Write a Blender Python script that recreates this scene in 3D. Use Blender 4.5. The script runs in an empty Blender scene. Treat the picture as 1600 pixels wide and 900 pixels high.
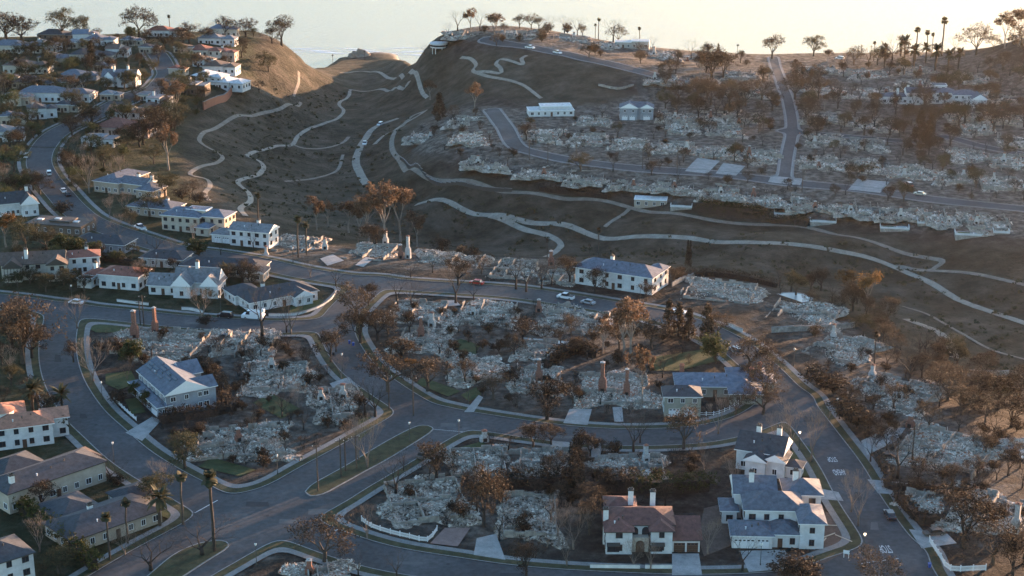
import bpy, bmesh, math, random
import numpy as np
from mathutils import Vector, Matrix
from math import radians as R, sin, cos, pi

scene = bpy.context.scene
C = scene.collection
# ------------------------------------------------------------------ camera
F_PX, CAM_H, PITCH = 2500.0, 159.0, R(17.87)
cam_d = bpy.data.cameras.new('camera')
cam = bpy.data.objects.new('camera', cam_d); C.objects.link(cam)
cam.location = (0, 0, CAM_H); cam.rotation_euler = (pi/2 - PITCH, 0, 0)
cam_d.sensor_width = 36; cam_d.lens = F_PX/1600*36
cam_d.clip_start = 1; cam_d.clip_end = 40000
scene.camera = cam
# ------------------------------------------------------------------ light
SUN_EL, SUN_AZ = R(3.6), R(44)          # azimuth measured from +Y (view axis) towards +X
world = bpy.data.worlds.new('World'); scene.world = world; world.use_nodes = True
wn = world.node_tree.nodes; wl = world.node_tree.links
wn.clear()
sky = wn.new('ShaderNodeTexSky'); sky.sky_type = 'NISHITA'; sky.sun_disc = False
sky.sun_elevation = SUN_EL; sky.sun_rotation = SUN_AZ
sky.altitude = 100; sky.air_density = 1.0; sky.dust_density = 0.7; sky.ozone_density = 2.4
bg = wn.new('ShaderNodeBackground'); bg.inputs['Strength'].default_value = 0.15
wo = wn.new('ShaderNodeOutputWorld')
wl.new(sky.outputs[0], bg.inputs[0]); wl.new(bg.outputs[0], wo.inputs[0])
sd = bpy.data.lights.new('sun', 'SUN'); sd.energy = 3.5; sd.angle = R(0.6); sd.color = (1.0, 0.60, 0.36)
sun = bpy.data.objects.new('sun', sd); C.objects.link(sun)
to_sun = Vector((sin(SUN_AZ)*cos(SUN_EL), cos(SUN_AZ)*cos(SUN_EL), sin(SUN_EL)))
sun.rotation_euler = to_sun.to_track_quat('Z', 'Y').to_euler()
vs = scene.view_settings
vs.view_transform = 'Standard'; vs.look = 'None'; vs.gamma = 1; vs.use_curve_mapping = False
vs.exposure = 3.0
scene.cycles.use_denoising = True
scene.cycles.max_bounces = 5; scene.cycles.diffuse_bounces = 2; scene.cycles.glossy_bounces = 2
scene.cycles.transparent_max_bounces = 6; scene.cycles.volume_bounces = 0

HAZE = 0.000019
rnd = random.Random(7)
# ------------------------------------------------------------------ pixel <-> ground
_f = Vector((0, cos(PITCH), -sin(PITCH))); _r = Vector((1, 0, 0)); _d = Vector((0, -sin(PITCH), -cos(PITCH)))
def ray(px, py):
    v = _f*F_PX + _r*(px-800) + _d*(py-450)
    return v / v.y
def onplane(px, py, z):
    v = ray(px, py); t = (z-CAM_H)/v.z
    return (v.x*t, v.y*t, z)

# ------------------------------------------------------------------ terrain heights
CTRL = []
def cp(z, *pts):
    for p in pts: CTRL.append((p[0], p[1], z))
for yy in (460, 520, 600, 700, 800, 900, 1000):
    for xx in range(-200, 1900, 200):
        if yy > 440 + max(0, (xx-1000))*0.42: CTRL.append((xx, yy, 0))
cp(0, (0,400),(150,390),(300,385),(420,392),(520,400),(620,412),(700,420),(800,422),(900,428),(1000,436),(1080,448),(1170,470),(1260,505),(1340,560),(1420,610),(1520,660),(1650,730))
cp(-3, (470,375),(560,388),(660,400),(760,405),(860,408),(960,414),(1060,424),(1160,440),(1260,470),(1340,505),(1420,560),(1500,610),(1620,680))
for p in ((650,322,-20),(760,340,-19),(880,350,-18),(1000,368,-17),(1100,375,-16),(1200,377,-15),(1300,390,-14),(1400,417,-12.5),(1500,472,-10),(1600,505,-8),(1750,560,-6),
          (600,345,-22),(700,375,-23),(800,385,-22),(950,395,-20),(1100,408,-17),(1300,445,-13),(1450,505,-10),(1550,570,-7),(1700,620,-5),
          (560,260,-25),(520,300,-22),(480,220,-24),(470,270,-20),(420,260,-17),(390,300,-12),(440,320,-14),(520,345,-16),(340,240,-7),(330,205,-5),(360,170,-6),(370,220,-11),(430,150,-19),(430,195,-19),(500,150,-31),(450,112,-13),(415,95,-2),(470,92,-14),(500,180,-28),
          (300,195,1),(285,250,0),(300,290,0),(345,328,-1),(410,352,-4),
          (660,72,9),(700,55,14),(740,44,15),(800,46,15),(860,52,14),(940,66,12),(990,82,10),(1000,110,11),(900,92,13),(830,82,14),(760,82,12),(700,100,2),(650,130,-21),(612,122,-31),(582,117,-36),(640,100,-16),(625,108,-25),(655,85,0),(672,95,1),(640,115,-22),(625,118,-28),(662,110,-8),(650,120,-17),(662,135,-16),(640,140,-25),(628,132,-28),(600,112,-35),(655,75,5),(640,92,-10),(620,98,-27),(670,152,-16),(700,160,-9),(750,140,0),(800,130,4),(850,150,2),(900,130,7),(760,105,8),(700,185,-2),(740,180,0),(830,172,0),(930,180,0),(990,185,0),(940,142,6),(1050,145,5),(1100,165,3),(1200,180,2),(1100,92,6),(1200,98,6),(1300,100,6),(1400,108,6),(1500,100,9),(1540,92,13),(1600,68,24),(1700,60,32),(1600,110,12),(1600,150,7),(1700,150,9),(1350,150,4),(1450,160,4),(1450,215,1),(1600,215,2),
          (1200,250,0),(1400,250,0),(1600,280,0),(1750,280,0),(1300,210,1),(1000,230,0),(850,230,0),(700,230,0),(660,215,-1),(1100,300,0),(1300,320,0),(1500,335,0),(1700,345,0),(900,280,0),(760,262,0),
          (640,243,-1),(700,272,-1),(800,288,-1),(900,302,-1),(1000,317,-1),(1100,332,-1),(1200,347,-1),(1300,357,-1),(1400,368,-1),(1520,379,-1),(1650,388,-1),
          (700,298,-9),(800,312,-9),(900,328,-9),(1000,343,-9),(1100,354,-8),(1250,368,-8),(1400,392,-7),(1550,425,-5),(1700,450,-4),
          (618,195,-14),(600,165,-29),(560,140,-36),(540,102,-41),(575,100,-40),(610,100,-30),(645,88,-8),(600,220,-24),(620,270,-18),(640,285,-17),
          (250,110,3),(100,100,5),(0,100,5),(-150,100,5),(0,200,3),(100,200,2),(200,200,1),(60,300,0),(150,340,0),(-150,300,0),(0,68,6),(100,66,6),(200,64,6),(300,58,6),(400,54,5),(432,64,3),(350,100,3),(390,125,2),(340,150,2),(230,260,0),(250,320,0),(-150,200,3)):
    CTRL.append(p)
_cw = np.array([onplane(*c)[:2] + (c[2],) for c in CTRL])
_u, _ui = np.unique(np.round(_cw[:, :2], 1), axis=0, return_index=True); _cw = _cw[_ui]
_D = np.hypot(_cw[:, None, 0]-_cw[None, :, 0], _cw[:, None, 1]-_cw[None, :, 1])
_w = np.linalg.solve(_D + np.eye(len(_cw))*-6.0*0 + 1e-6*np.eye(len(_cw)), _cw[:, 2])
GX0, GX1, GY0, GY1, GS = -760.0, 760.0, 230.0, 1390.0, 4.0
gx = np.arange(GX0, GX1+1, GS); gy = np.arange(GY0, GY1+1, GS)
XX, YY = np.meshgrid(gx, gy)
ZZ = np.zeros_like(XX)
for k in range(len(_cw)):
    ZZ += _w[k]*np.hypot(XX-_cw[k, 0], YY-_cw[k, 1])
def blur(a, n):
    for _ in range(n):
        p = np.pad(a, 1, mode='edge')
        a = (p[:-2, 1:-1]+p[2:, 1:-1]+p[1:-1, :-2]+p[1:-1, 2:]+2*p[1:-1, 1:-1])/6
    return a
ZZ = blur(ZZ, 11)
# seaward bluff edge: beyond it the land drops to the beach
EDGE = [(-700,58,6),(-200,58,6),(0,57,6),(100,54,6),(200,51,6),(300,48,6),(400,45,5),(432,58,3),(462,76,-8),(486,88,-20),(515,97,-41),(560,95,-43),(606,92,-37),(640,78,-11),(662,66,8),(700,48,14),(740,38,15),(800,38,15),(860,44,14),(940,60,12),(1000,72,9),(1100,80,6),(1200,84,6),(1300,82,7),(1400,82,7),(1480,82,8),(1540,74,14),(1600,56,24),(1700,50,30),(2300,50,34)]
_e = np.array([onplane(*c) for c in EDGE])
ey = np.interp(XX, _e[:, 0], _e[:, 1]); ez = np.interp(XX, _e[:, 0], _e[:, 2])
dd = YY-ey
tt = np.clip(dd/75, 0, 1); tt = tt*tt*(3-2*tt)
zin = np.where(dd > 0, ez, ZZ)
bl = np.clip((dd+25)/25, 0, 1)
ZZ = ZZ*(1-bl)+np.where(dd > 0, ez, ez*bl+ZZ*(1-bl))*bl
ZZ = ZZ*(1-tt) + (-44.6 - np.clip((dd-75)/120, 0, 2.5)*4.5)*tt
ZZ = np.clip(ZZ, -56, 60)
wb = np.clip(1.3-np.abs(dd)/60, 0, 1); ZZ = ZZ*(1-wb)+blur(ZZ, 5)*wb
SEA_Z = -43.0
# soft relief on open ground
def vnoise(x, y, s, seed):
    g = np.random.RandomState(seed).rand(64, 64)
    fx, fy = x/s, y/s
    ix, iy = np.floor(fx).astype(int), np.floor(fy).astype(int)
    ax, ay = fx-ix, fy-iy
    ax = ax*ax*(3-2*ax); ay = ay*ay*(3-2*ay)
    a = g[iy % 64, ix % 64]; b = g[iy % 64, (ix+1) % 64]; c = g[(iy+1) % 64, ix % 64]; d = g[(iy+1) % 64, (ix+1) % 64]
    return (a*(1-ax)+b*ax)*(1-ay)+(c*(1-ax)+d*ax)*ay - .5
slope_w = np.clip(np.abs(ZZ)/8, 0, 1)
ZZ += slope_w*(vnoise(XX, YY, 40, 1)*1.6+vnoise(XX, YY, 17, 3)*.9)
def tz(x, y):
    fx = min(max((x-GX0)/GS, 0), len(gx)-1.001); fy = min(max((y-GY0)/GS, 0), len(gy)-1.001)
    i, j = int(fx), int(fy); a, b = fx-i, fy-j
    # same split as the mesh triangles (diagonal i,j -> i+1,j+1)
    z00, z10, z01, z11 = ZZ[j, i], ZZ[j, i+1], ZZ[j+1, i], ZZ[j+1, i+1]
    if a >= b: return float(z00 + a*(z10-z00) + b*(z11-z10))
    return float(z00 + b*(z01-z00) + a*(z11-z01))
def P(px, py, dz=0.0):
    """ground point seen at photo pixel (px, py)"""
    v = ray(px, py); t = max(235.0, (36-CAM_H)/v.z); prev = t
    while t < 1385:
        z = CAM_H + v.z*t
        if z <= tz(v.x*t, t):
            lo, hi = prev, t
            for _ in range(14):
                m = (lo+hi)/2
                if CAM_H+v.z*m <= tz(v.x*m, m): hi = m
                else: lo = m
            t = hi; break
        prev = t; t += 3.0
    x, y = v.x*t, t
    return Vector((x, y, tz(x, y)+dz))
def PL(px, py):
    """as P, but never past the bluff edge: things on the skyline stand on its brink"""
    p = P(px, py); k = 0
    while k < 25 and p.y > float(np.interp(p.x, _e[:, 0], _e[:, 1]))-3: k += 1; p = P(px, py+k)
    return p
def mpp(y):      # photo pixels per metre at depth y (ground level)
    return F_PX/(y*cos(PITCH)+CAM_H*sin(PITCH))

# ------------------------------------------------------------------ materials
MATS = {}
def nodes_of(m):
    m.use_nodes = True
    return m.node_tree.nodes, m.node_tree.links, m.node_tree.nodes['Principled BSDF']
def mat(name, col, rough=.8, var=.25, scale=2.0, bump=0.0, bscale=None, rand=0.0, metal=0.0, spec=0.3, island=False, coord='Object'):
    """plain procedural surface: base colour broken up by two noises, optional per-object or per-island variation"""
    if name in MATS: return MATS[name]
    m = bpy.data.materials.new(name); n, l, b = nodes_of(m)
    b.inputs['Roughness'].default_value = rough; b.inputs['Metallic'].default_value = metal
    b.inputs['Specular IOR Level'].default_value = spec
    tc = n.new('ShaderNodeTexCoord')
    nz = n.new('ShaderNodeTexNoise'); nz.inputs['Scale'].default_value = scale; nz.inputs['Detail'].default_value = 5; nz.inputs['Roughness'].default_value = .65
    l.new(tc.outputs[coord], nz.inputs['Vector'])
    mr = n.new('ShaderNodeMapRange'); mr.inputs['From Min'].default_value = .3; mr.inputs['From Max'].default_value = .7
    mr.inputs['To Min'].default_value = 1-var; mr.inputs['To Max'].default_value = 1+var
    l.new(nz.outputs[0], mr.inputs[0])
    last = mr.outputs[0]
    if rand or island:
        if island:
            g = n.new('ShaderNodeNewGeometry'); src = g.outputs['Random Per Island']
        else:
            g = n.new('ShaderNodeObjectInfo'); src = g.outputs['Random']
        m2 = n.new('ShaderNodeMapRange'); m2.inputs['To Min'].default_value = 1-rand; m2.inputs['To Max'].default_value = 1+rand
        l.new(src, m2.inputs[0])
        mu = n.new('ShaderNodeMath'); mu.operation = 'MULTIPLY'; l.new(last, mu.inputs[0]); l.new(m2.outputs[0], mu.inputs[1]); last = mu.outputs[0]
    mx = n.new('ShaderNodeVectorMath'); mx.operation = 'SCALE'; mx.inputs[0].default_value = col[:3]
    l.new(last, mx.inputs['Scale']); l.new(mx.outputs[0], b.inputs['Base Color'])
    if bump:
        bn = n.new('ShaderNodeTexNoise'); bn.inputs['Scale'].default_value = bscale or scale*4; bn.inputs['Detail'].default_value = 4
        l.new(tc.outputs[coord], bn.inputs['Vector'])
        bp = n.new('ShaderNodeBump'); bp.inputs['Strength'].default_value = bump; bp.inputs['Distance'].default_value = .1
        l.new(bn.outputs[0], bp.inputs['Height']); l.new(bp.outputs[0], b.inputs['Normal'])
    MATS[name] = m
    return m
def ramp_mat(name, stops, scale=1.0, rough=.9, detail=8, src='noise', bump=.4, bscale=3.0, coord='Object', second=None, spec=.2):
    """colour ramp driven by noise ('noise') or by a random value per loose piece ('island')"""
    if name in MATS: return MATS[name]
    m = bpy.data.materials.new(name); n, l, b = nodes_of(m)
    b.inputs['Roughness'].default_value = rough; b.inputs['Specular IOR Level'].default_value = spec
    tc = n.new('ShaderNodeTexCoord')
    cr = n.new('ShaderNodeValToRGB'); e = cr.color_ramp.elements
    while len(e) < len(stops): e.new(.5)
    for k, (p, c) in enumerate(stops): e[k].position = p; e[k].color = (*c, 1)
    if src == 'island':
        g = n.new('ShaderNodeNewGeometry'); l.new(g.outputs['Random Per Island'], cr.inputs[0])
    elif src == 'object':
        g = n.new('ShaderNodeObjectInfo'); l.new(g.outputs['Random'], cr.inputs[0])
    else:
        nz = n.new('ShaderNodeTexNoise'); nz.inputs['Scale'].default_value = scale; nz.inputs['Detail'].default_value = detail; nz.inputs['Roughness'].default_value = .68
        l.new(tc.outputs[coord], nz.inputs['Vector']); l.new(nz.outputs[0], cr.inputs[0])
    out = cr.outputs[0]
    if second:      # (scale, strength): darker/lighter mottling over the ramp
        n2 = n.new('ShaderNodeTexNoise'); n2.inputs['Scale'].default_value = second[0]; n2.inputs['Detail'].default_value = 6
        l.new(tc.outputs[coord], n2.inputs['Vector'])
        mr = n.new('ShaderNodeMapRange'); mr.inputs['From Min'].default_value = .3; mr.inputs['From Max'].default_value = .7
        mr.inputs['To Min'].default_value = 1-second[1]; mr.inputs['To Max'].default_value = 1+second[1]
        l.new(n2.outputs[0], mr.inputs[0])
        mx = n.new('ShaderNodeVectorMath'); mx.operation = 'SCALE'; l.new(out, mx.inputs[0]); l.new(mr.outputs[0], mx.inputs['Scale']); out = mx.outputs[0]
    l.new(out, b.inputs['Base Color'])
    if bump:
        bn = n.new('ShaderNodeTexNoise'); bn.inputs['Scale'].default_value = bscale; bn.inputs['Detail'].default_value = 5
        l.new(tc.outputs[coord], bn.inputs['Vector'])
        bp = n.new('ShaderNodeBump'); bp.inputs['Strength'].default_value = bump; bp.inputs['Distance'].default_value = .3
        l.new(bn.outputs[0], bp.inputs['Height']); l.new(bp.outputs[0], b.inputs['Normal'])
    MATS[name] = m
    return m

# ------------------------------------------------------------------ object helpers
def link(o, parent=None):
    C.objects.link(o)
    if parent is not None: o.parent = parent
    return o
def mesh_obj(name, me, parent=None, loc=None, rot=None):
    o = bpy.data.objects.new(name, me); link(o, parent)
    if loc is not None: o.location = loc
    if rot is not None: o.rotation_euler = (0, 0, rot)
    return o
def thing(name, label, cat, loc, rotz=0, group=None):
    o = bpy.data.objects.new(name, None); C.objects.link(o); o.empty_display_size = .5
    o.location = loc; o.rotation_euler = (0, 0, rotz); tag(o, label, cat, group)
    return o
def tag(o, label, cat, group=None, kind=None):
    if label: o['label'] = label
    if cat: o['category'] = cat
    if group: o['group'] = group
    if kind: o['kind'] = kind
    return o
def me_from(name, verts, faces, mats, fm=None, smooth=False):
    me = bpy.data.meshes.new(name); me.from_pydata([tuple(v) for v in verts], [], faces)
    for m in (mats if isinstance(mats, (list, tuple)) else [mats]): me.materials.append(m)
    if fm is not None: me.polygons.foreach_set('material_index', fm)
    if smooth: me.polygons.foreach_set('use_smooth', [True]*len(me.polygons))
    me.update(); return me
class MB:
    """collects shapes into one mesh"""
    def __init__(s): s.v = []; s.f = []; s.m = []
    def add(s, vs, fs, m=0):
        o = len(s.v); s.v += [tuple(v) for v in vs]; s.f += [tuple(i+o for i in f) for f in fs]; s.m += [m]*len(fs); return s
    def box(s, c, d, rz=0, m=0, tilt=None):
        x, y, z = d[0]/2, d[1]/2, d[2]/2
        vs = [Vector(p) for p in ((-x,-y,-z),(x,-y,-z),(x,y,-z),(-x,y,-z),(-x,-y,z),(x,-y,z),(x,y,z),(-x,y,z))]
        M = Matrix.Rotation(rz, 3, 'Z')
        if tilt: M = M @ Matrix.Rotation(tilt[0], 3, 'X') @ Matrix.Rotation(tilt[1], 3, 'Y')
        return s.add([M @ v + Vector(c) for v in vs], [(0,3,2,1),(4,5,6,7),(0,1,5,4),(1,2,6,5),(2,3,7,6),(3,0,4,7)], m)
    def tube(s, a, b, r0, r1, n=6, m=0, cap=True):
        a, b = Vector(a), Vector(b); d = (b-a)
        if d.length < 1e-6: return s
        q = d.to_track_quat('Z', 'Y').to_matrix()
        vs = []
        for c, r in ((a, r0), (b, r1)):
            for k in range(n):
                t = 2*pi*k/n; vs.append(c + q @ Vector((r*cos(t), r*sin(t), 0)))
        fs = [(k, (k+1) % n, n+(k+1) % n, n+k) for k in range(n)]
        if cap: fs += [tuple(range(n-1, -1, -1)), tuple(range(n, 2*n))]
        return s.add(vs, fs, m)
    def mesh(s, name, mats, smooth=False): return me_from(name, s.v, s.f, mats, s.m, smooth)
    def build(s, name, mats, parent=None, loc=None, rot=None, smooth=False):
        return mesh_obj(name, s.mesh(name, mats, smooth), parent, loc, rot)
# ------------------------------------------------------------------ the setting: ground
def pt_in_poly(poly, X, Y):
    ins = np.zeros(X.shape, bool); n = len(poly)
    for i in range(n):
        x0, y0 = poly[i]; x1, y1 = poly[(i+1) % n]
        c = ((y0 > Y) != (y1 > Y)) & (X < (x1-x0)*(Y-y0)/((y1-y0) if y1 != y0 else 1e-9)+x0)
        ins ^= c
    return ins
def wpoly(pts): return [tuple(P(*p)[:2]) for p in pts]
def seg_dist(pts, X, Y):
    d = np.full(X.shape, 1e9)
    for (x0, y0), (x1, y1) in zip(pts[:-1], pts[1:]):
        vx, vy = x1-x0, y1-y0; L = vx*vx+vy*vy+1e-9
        t = np.clip(((X-x0)*vx+(Y-y0)*vy)/L, 0, 1)
        d = np.minimum(d, np.hypot(X-x0-t*vx, Y-y0-t*vy))
    return d
def smooth_line(pts, step=2.0):
    """Catmull-Rom through the points, resampled"""
    p = [np.array(q[:2], float) for q in pts]; p = [2*p[0]-p[1]] + p + [2*p[-1]-p[-2]]
    out = []
    for i in range(1, len(p)-2):
        n = max(2, int(np.linalg.norm(p[i+1]-p[i])/step))
        for k in range(n):
            t = k/n; a, b, c, d = p[i-1], p[i], p[i+1], p[i+2]
            out.append(tuple(.5*((2*b)+(-a+c)*t+(2*a-5*b+4*c-d)*t*t+(-a+3*b-3*c+d)*t**3)))
    out.append(tuple(p[-2])); return out

# zones for the soil colour (what the ground is made of): built lots, scrub canyon, beach sand
CANYON = wpoly([(432,62),(400,105),(395,128),(345,158),(312,182),(295,205),(286,250),(296,285),(345,326),(410,352),(480,378),(600,392),(760,400),(900,404),(1040,424),(1110,436),(1180,445),(1270,470),(1345,505),(1400,545),(1450,590),(1600,660),(1800,740),(1900,420),(1600,385),(1520,379),(1400,368),(1300,357),(1200,347),(1100,332),(1000,317),(900,302),(800,288),(700,272),(632,243),(640,205),(690,175),(770,150),(850,168),(930,165),(985,150),(935,135),(1000,112),(830,84),(700,90),(665,75),(640,82),(560,95),(500,92)])
zone = pt_in_poly(CANYON, XX, YY).astype(float)
zone = blur(zone, 2)
sand = np.clip((dd-35)/30, 0, 1)
BURN = wpoly([(632,190),(800,170),(1000,150),(1000,120),(700,60),(700,45),(900,48),(1100,80),(1600,100),(1900,100),(1900,400),(1600,372),(1300,350),(1000,312),(800,283),(650,248)])
burn = pt_in_poly(BURN, XX, YY).astype(float)
for q in ([(150,515),(340,512),(500,545),(600,650),(560,670),(380,750),(260,690),(330,640),(330,580),(160,560)],[(590,475),(960,478),(1040,560),(1030,650),(800,640),(640,585)],[(570,800),(760,690),(1060,702),(930,760),(900,860),(720,850)],[(1190,470),(1330,500),(1480,640),(1600,690),(1600,850),(1420,760),(1330,650)],[(415,372),(860,405),(900,440),(700,425),(420,405)],[(1050,440),(1200,445),(1200,480),(1080,470)]):
    burn = np.maximum(burn, .75*pt_in_poly(wpoly(q), XX, YY))
burn = blur(burn, 1)
LIVE = wpoly([(-300,62),(430,60),(400,120),(300,190),(285,255),(300,300),(345,330),(420,400),(500,430),(510,470),(380,500),(100,480),(62,520),(70,620),(150,720),(290,800),(300,830),(150,905),(-300,905)])
live = blur(pt_in_poly(LIVE, XX, YY).astype(float), 2)
me = bpy.data.meshes.new('ground')
nxg, nyg = len(gx), len(gy)
vs_ = np.stack([XX.ravel(), YY.ravel(), ZZ.ravel()], 1)
idx = np.arange(nxg*nyg).reshape(nyg, nxg)
a_, b_, c_, d_ = idx[:-1, :-1].ravel(), idx[:-1, 1:].ravel(), idx[1:, 1:].ravel(), idx[1:, :-1].ravel()
tris = np.concatenate([np.stack([a_, b_, c_], 1), np.stack([a_, c_, d_], 1)])
me.from_pydata(vs_.tolist(), [], tris.tolist())
me.polygons.foreach_set('use_smooth', [True]*len(me.polygons))
for nm, arr in (('zone', zone), ('sand', sand), ('live', live), ('burn', burn)):
    at = me.attributes.new(nm, 'FLOAT', 'POINT'); at.data.foreach_set('value', arr.ravel().astype(np.float32))
gm = bpy.data.materials.new('soil'); n, l, b = nodes_of(gm); b.inputs['Roughness'].default_value = .95; b.inputs['Specular IOR Level'].default_value = .1
tc = n.new('ShaderNodeTexCoord')
def gramp(stops, scale, detail=8):
    nz = n.new('ShaderNodeTexNoise'); nz.inputs['Scale'].default_value = scale; nz.inputs['Detail'].default_value = detail; nz.inputs['Roughness'].default_value = .7
    l.new(tc.outputs['Object'], nz.inputs['Vector'])
    cr = n.new('ShaderNodeValToRGB'); e = cr.color_ramp.elements
    while len(e) < len(stops): e.new(.5)
    for k, (p, c) in enumerate(stops): e[k].position = p; e[k].color = (*c, 1)
    l.new(nz.outputs[0], cr.inputs[0]); return cr.outputs[0]
def gattr(nm):
    a = n.new('ShaderNodeAttribute'); a.attribute_name = nm; return a.outputs['Fac']
def gmix(f, a, b2):
    m = n.new('ShaderNodeMix'); m.data_type = 'RGBA'; l.new(f, m.inputs[0]); l.new(a, m.inputs[6]); l.new(b2, m.inputs[7]); return m.outputs[2]
lots = gramp([(.30, (.012,.010,.009)), (.44, (.030,.025,.021)), (.55, (.055,.046,.039)), (.66, (.10,.09,.08)), (.78, (.20,.19,.18))], .22, 12)
scrub = gramp([(.30, (.018,.018,.011)), (.42, (.036,.033,.022)), (.51, (.058,.050,.036)), (.60, (.084,.071,.054)), (.74, (.135,.113,.088))], .085, 15)
green = gramp([(.35, (.02,.022,.012)), (.5, (.035,.04,.02)), (.65, (.07,.062,.045))], .2)
sandc = gramp([(.3, (.40,.35,.28)), (.7, (.54,.48,.40))], .1)
mesa = gramp([(.30, (.022,.018,.015)), (.42, (.060,.050,.042)), (.52, (.12,.104,.088)), (.62, (.20,.178,.155)), (.76, (.34,.31,.28))], .3, 13)
col = gmix(gattr('burn'), lots, mesa); col = gmix(gattr('live'), col, green); col = gmix(gattr('zone'), col, scrub); col = gmix(gattr('sand'), col, sandc)
l.new(col, b.inputs['Base Color'])
bn = n.new('ShaderNodeTexNoise'); bn.inputs['Scale'].default_value = .35; bn.inputs['Detail'].default_value = 8; bn.inputs['Roughness'].default_value = .7
l.new(tc.outputs['Object'], bn.inputs['Vector'])
bp = n.new('ShaderNodeBump'); bp.inputs['Strength'].default_value = 1.0; bp.inputs['Distance'].default_value = 2.4
l.new(bn.outputs[0], bp.inputs['Height']); l.new(bp.outputs[0], b.inputs['Normal'])
me.materials.append(gm)
ground = mesh_obj('ground', me); ground['kind'] = 'structure'
# far land either side and behind the camera, so the place goes on beyond the frame
mb = MB()
for x0, x1, y0, y1 in ((-6000, GX0, -1500, 1150), (GX1, 6000, -1500, 1150), (GX0, GX1, -1500, GY0)):
    mb.add([(x0,y0,-.02),(x1,y0,-.02),(x1,y1,-.02),(x0,y1,-.02)], [(0,1,2,3)])
o = mb.build('outlying_ground', ramp_mat('outlying_soil', [(.35,(.03,.026,.02)),(.6,(.07,.06,.045))], .05, bump=0)); o['kind'] = 'structure'

# ------------------------------------------------------------------ sea
sm = bpy.data.materials.new('sea_water'); n, l, b = nodes_of(sm)
b.inputs['Base Color'].default_value = (.25,.25,.26, 1); b.inputs['Roughness'].default_value = .2; b.inputs['IOR'].default_value = 1.6  # base paler than real water: bright sky reflection partly put into the colour
b.inputs['Specular IOR Level'].default_value = .5
tc = n.new('ShaderNodeTexCoord')
mp = n.new('ShaderNodeMapping'); mp.inputs['Scale'].default_value = (.05, .2, .1); l.new(tc.outputs['Object'], mp.inputs[0])
n1 = n.new('ShaderNodeTexNoise'); n1.inputs['Scale'].default_value = 3.0; n1.inputs['Detail'].default_value = 9; n1.inputs['Roughness'].default_value = .62
l.new(mp.outputs[0], n1.inputs['Vector'])
bp = n.new('ShaderNodeBump'); bp.inputs['Strength'].default_value = 1.0; bp.inputs['Distance'].default_value = 1.6
l.new(n1.outputs[0], bp.inputs['Height']); l.new(bp.outputs[0], b.inputs['Normal'])
mb = MB(); mb.add([(-14000, 1090, SEA_Z), (14000, 1090, SEA_Z), (14000, 20000, SEA_Z), (-14000, 20000, SEA_Z)], [(0,1,2,3)])
sea = mb.build('sea', sm); sea['kind'] = 'structure'

foam = mat('surf_foam', (.72,.72,.72), .7, .25, .3)
for k in range(3):      # lines of surf along the beach
    V = []; Fc = []
    for i in range(60):
        x = -330+i*6.0; yb = 1202+k*13+5*sin(x*.031+k)+3*sin(x*.11+2*k); w_ = (2.4-.5*k)*(1+.7*sin(x*.17+k*1.7))
        V += [(x, yb, SEA_Z+.06), (x, yb+max(.3, w_), SEA_Z+.06)]
        if i: Fc.append((2*i-2, 2*i, 2*i+1, 2*i-1))
    o = mesh_obj('surf', me_from('surf', V, Fc, foam)); o['kind'] = 'structure'
# ------------------------------------------------------------------ roads, kerbs, verges, pavements from one distance field
asphalt = ramp_mat('asphalt', [(.34,(.040,.040,.042)),(.48,(.054,.054,.056)),(.58,(.064,.064,.066)),(.70,(.088,.087,.087))], .06, rough=.85, bump=.15, bscale=4, second=(.8,.22))
concrete = ramp_mat('pavement_concrete', [(.3,(.13,.125,.118)),(.6,(.20,.19,.18)),(.8,(.25,.24,.23))], .5, bump=.1, second=(4,.15))
kerbm = mat('kerb_concrete', (.20,.195,.185), .85, .3, 1.0)
vergem = ramp_mat('verge_grass', [(.32,(.022,.022,.012)),(.48,(.040,.042,.020)),(.62,(.060,.058,.030)),(.75,(.09,.078,.052))], .35, bump=.8, bscale=6)
lawnm = ramp_mat('lawn_grass', [(.3,(.022,.030,.012)),(.5,(.045,.058,.022)),(.7,(.075,.078,.036))], .3, bump=.8, bscale=6)
ROADS = {   # photo-traced centre lines, width in metres
 'M': ([(245,84),(254,98),(261,115),(252,130),(235,142),(195,156),(150,180),(95,205),(70,228),(61,252),(70,275),(92,302),(115,327),(145,348),(217,374),(275,391),(340,400),(400,410),(460,424),(530,436),(610,444),(700,450),(800,457),(880,468),(960,481),(1030,493),(1090,512),(1140,536),(1185,572),(1222,610),(1250,642),(1275,675),(1313,727),(1343,780),(1377,830),(1406,872),(1440,925),(1475,985)], 10.2),
 'N': ([(-120,458),(20,472),(100,484),(190,493),(275,502),(350,507),(430,511),(515,508)], 10.5),
 'L': ([(100,484),(93,515),(90,540),(93,572),(105,606),(131,646),(163,677),(200,710),(240,737),(285,762),(340,790),(400,800)], 10.2),
 'C': ([(585,441),(562,462),(535,490),(526,516),(538,546),(562,578),(605,610),(655,642)], 10.2),
 'A': ([(670,662),(720,657),(770,663),(830,672),(900,680),(980,684),(1060,682),(1120,675),(1180,657),(1232,622)], 10.4),
 'D': ([(430,812),(520,848),(600,872),(700,889),(800,903),(920,912),(1100,918),(1250,910),(1330,885),(1400,864)], 10.4),
 'E': ([(180,935),(260,885),(330,846),(400,806)], 22),
 'B': ([(400,806),(470,776),(520,747),(575,716),(630,684),(672,660)], 20.5),
}
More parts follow.
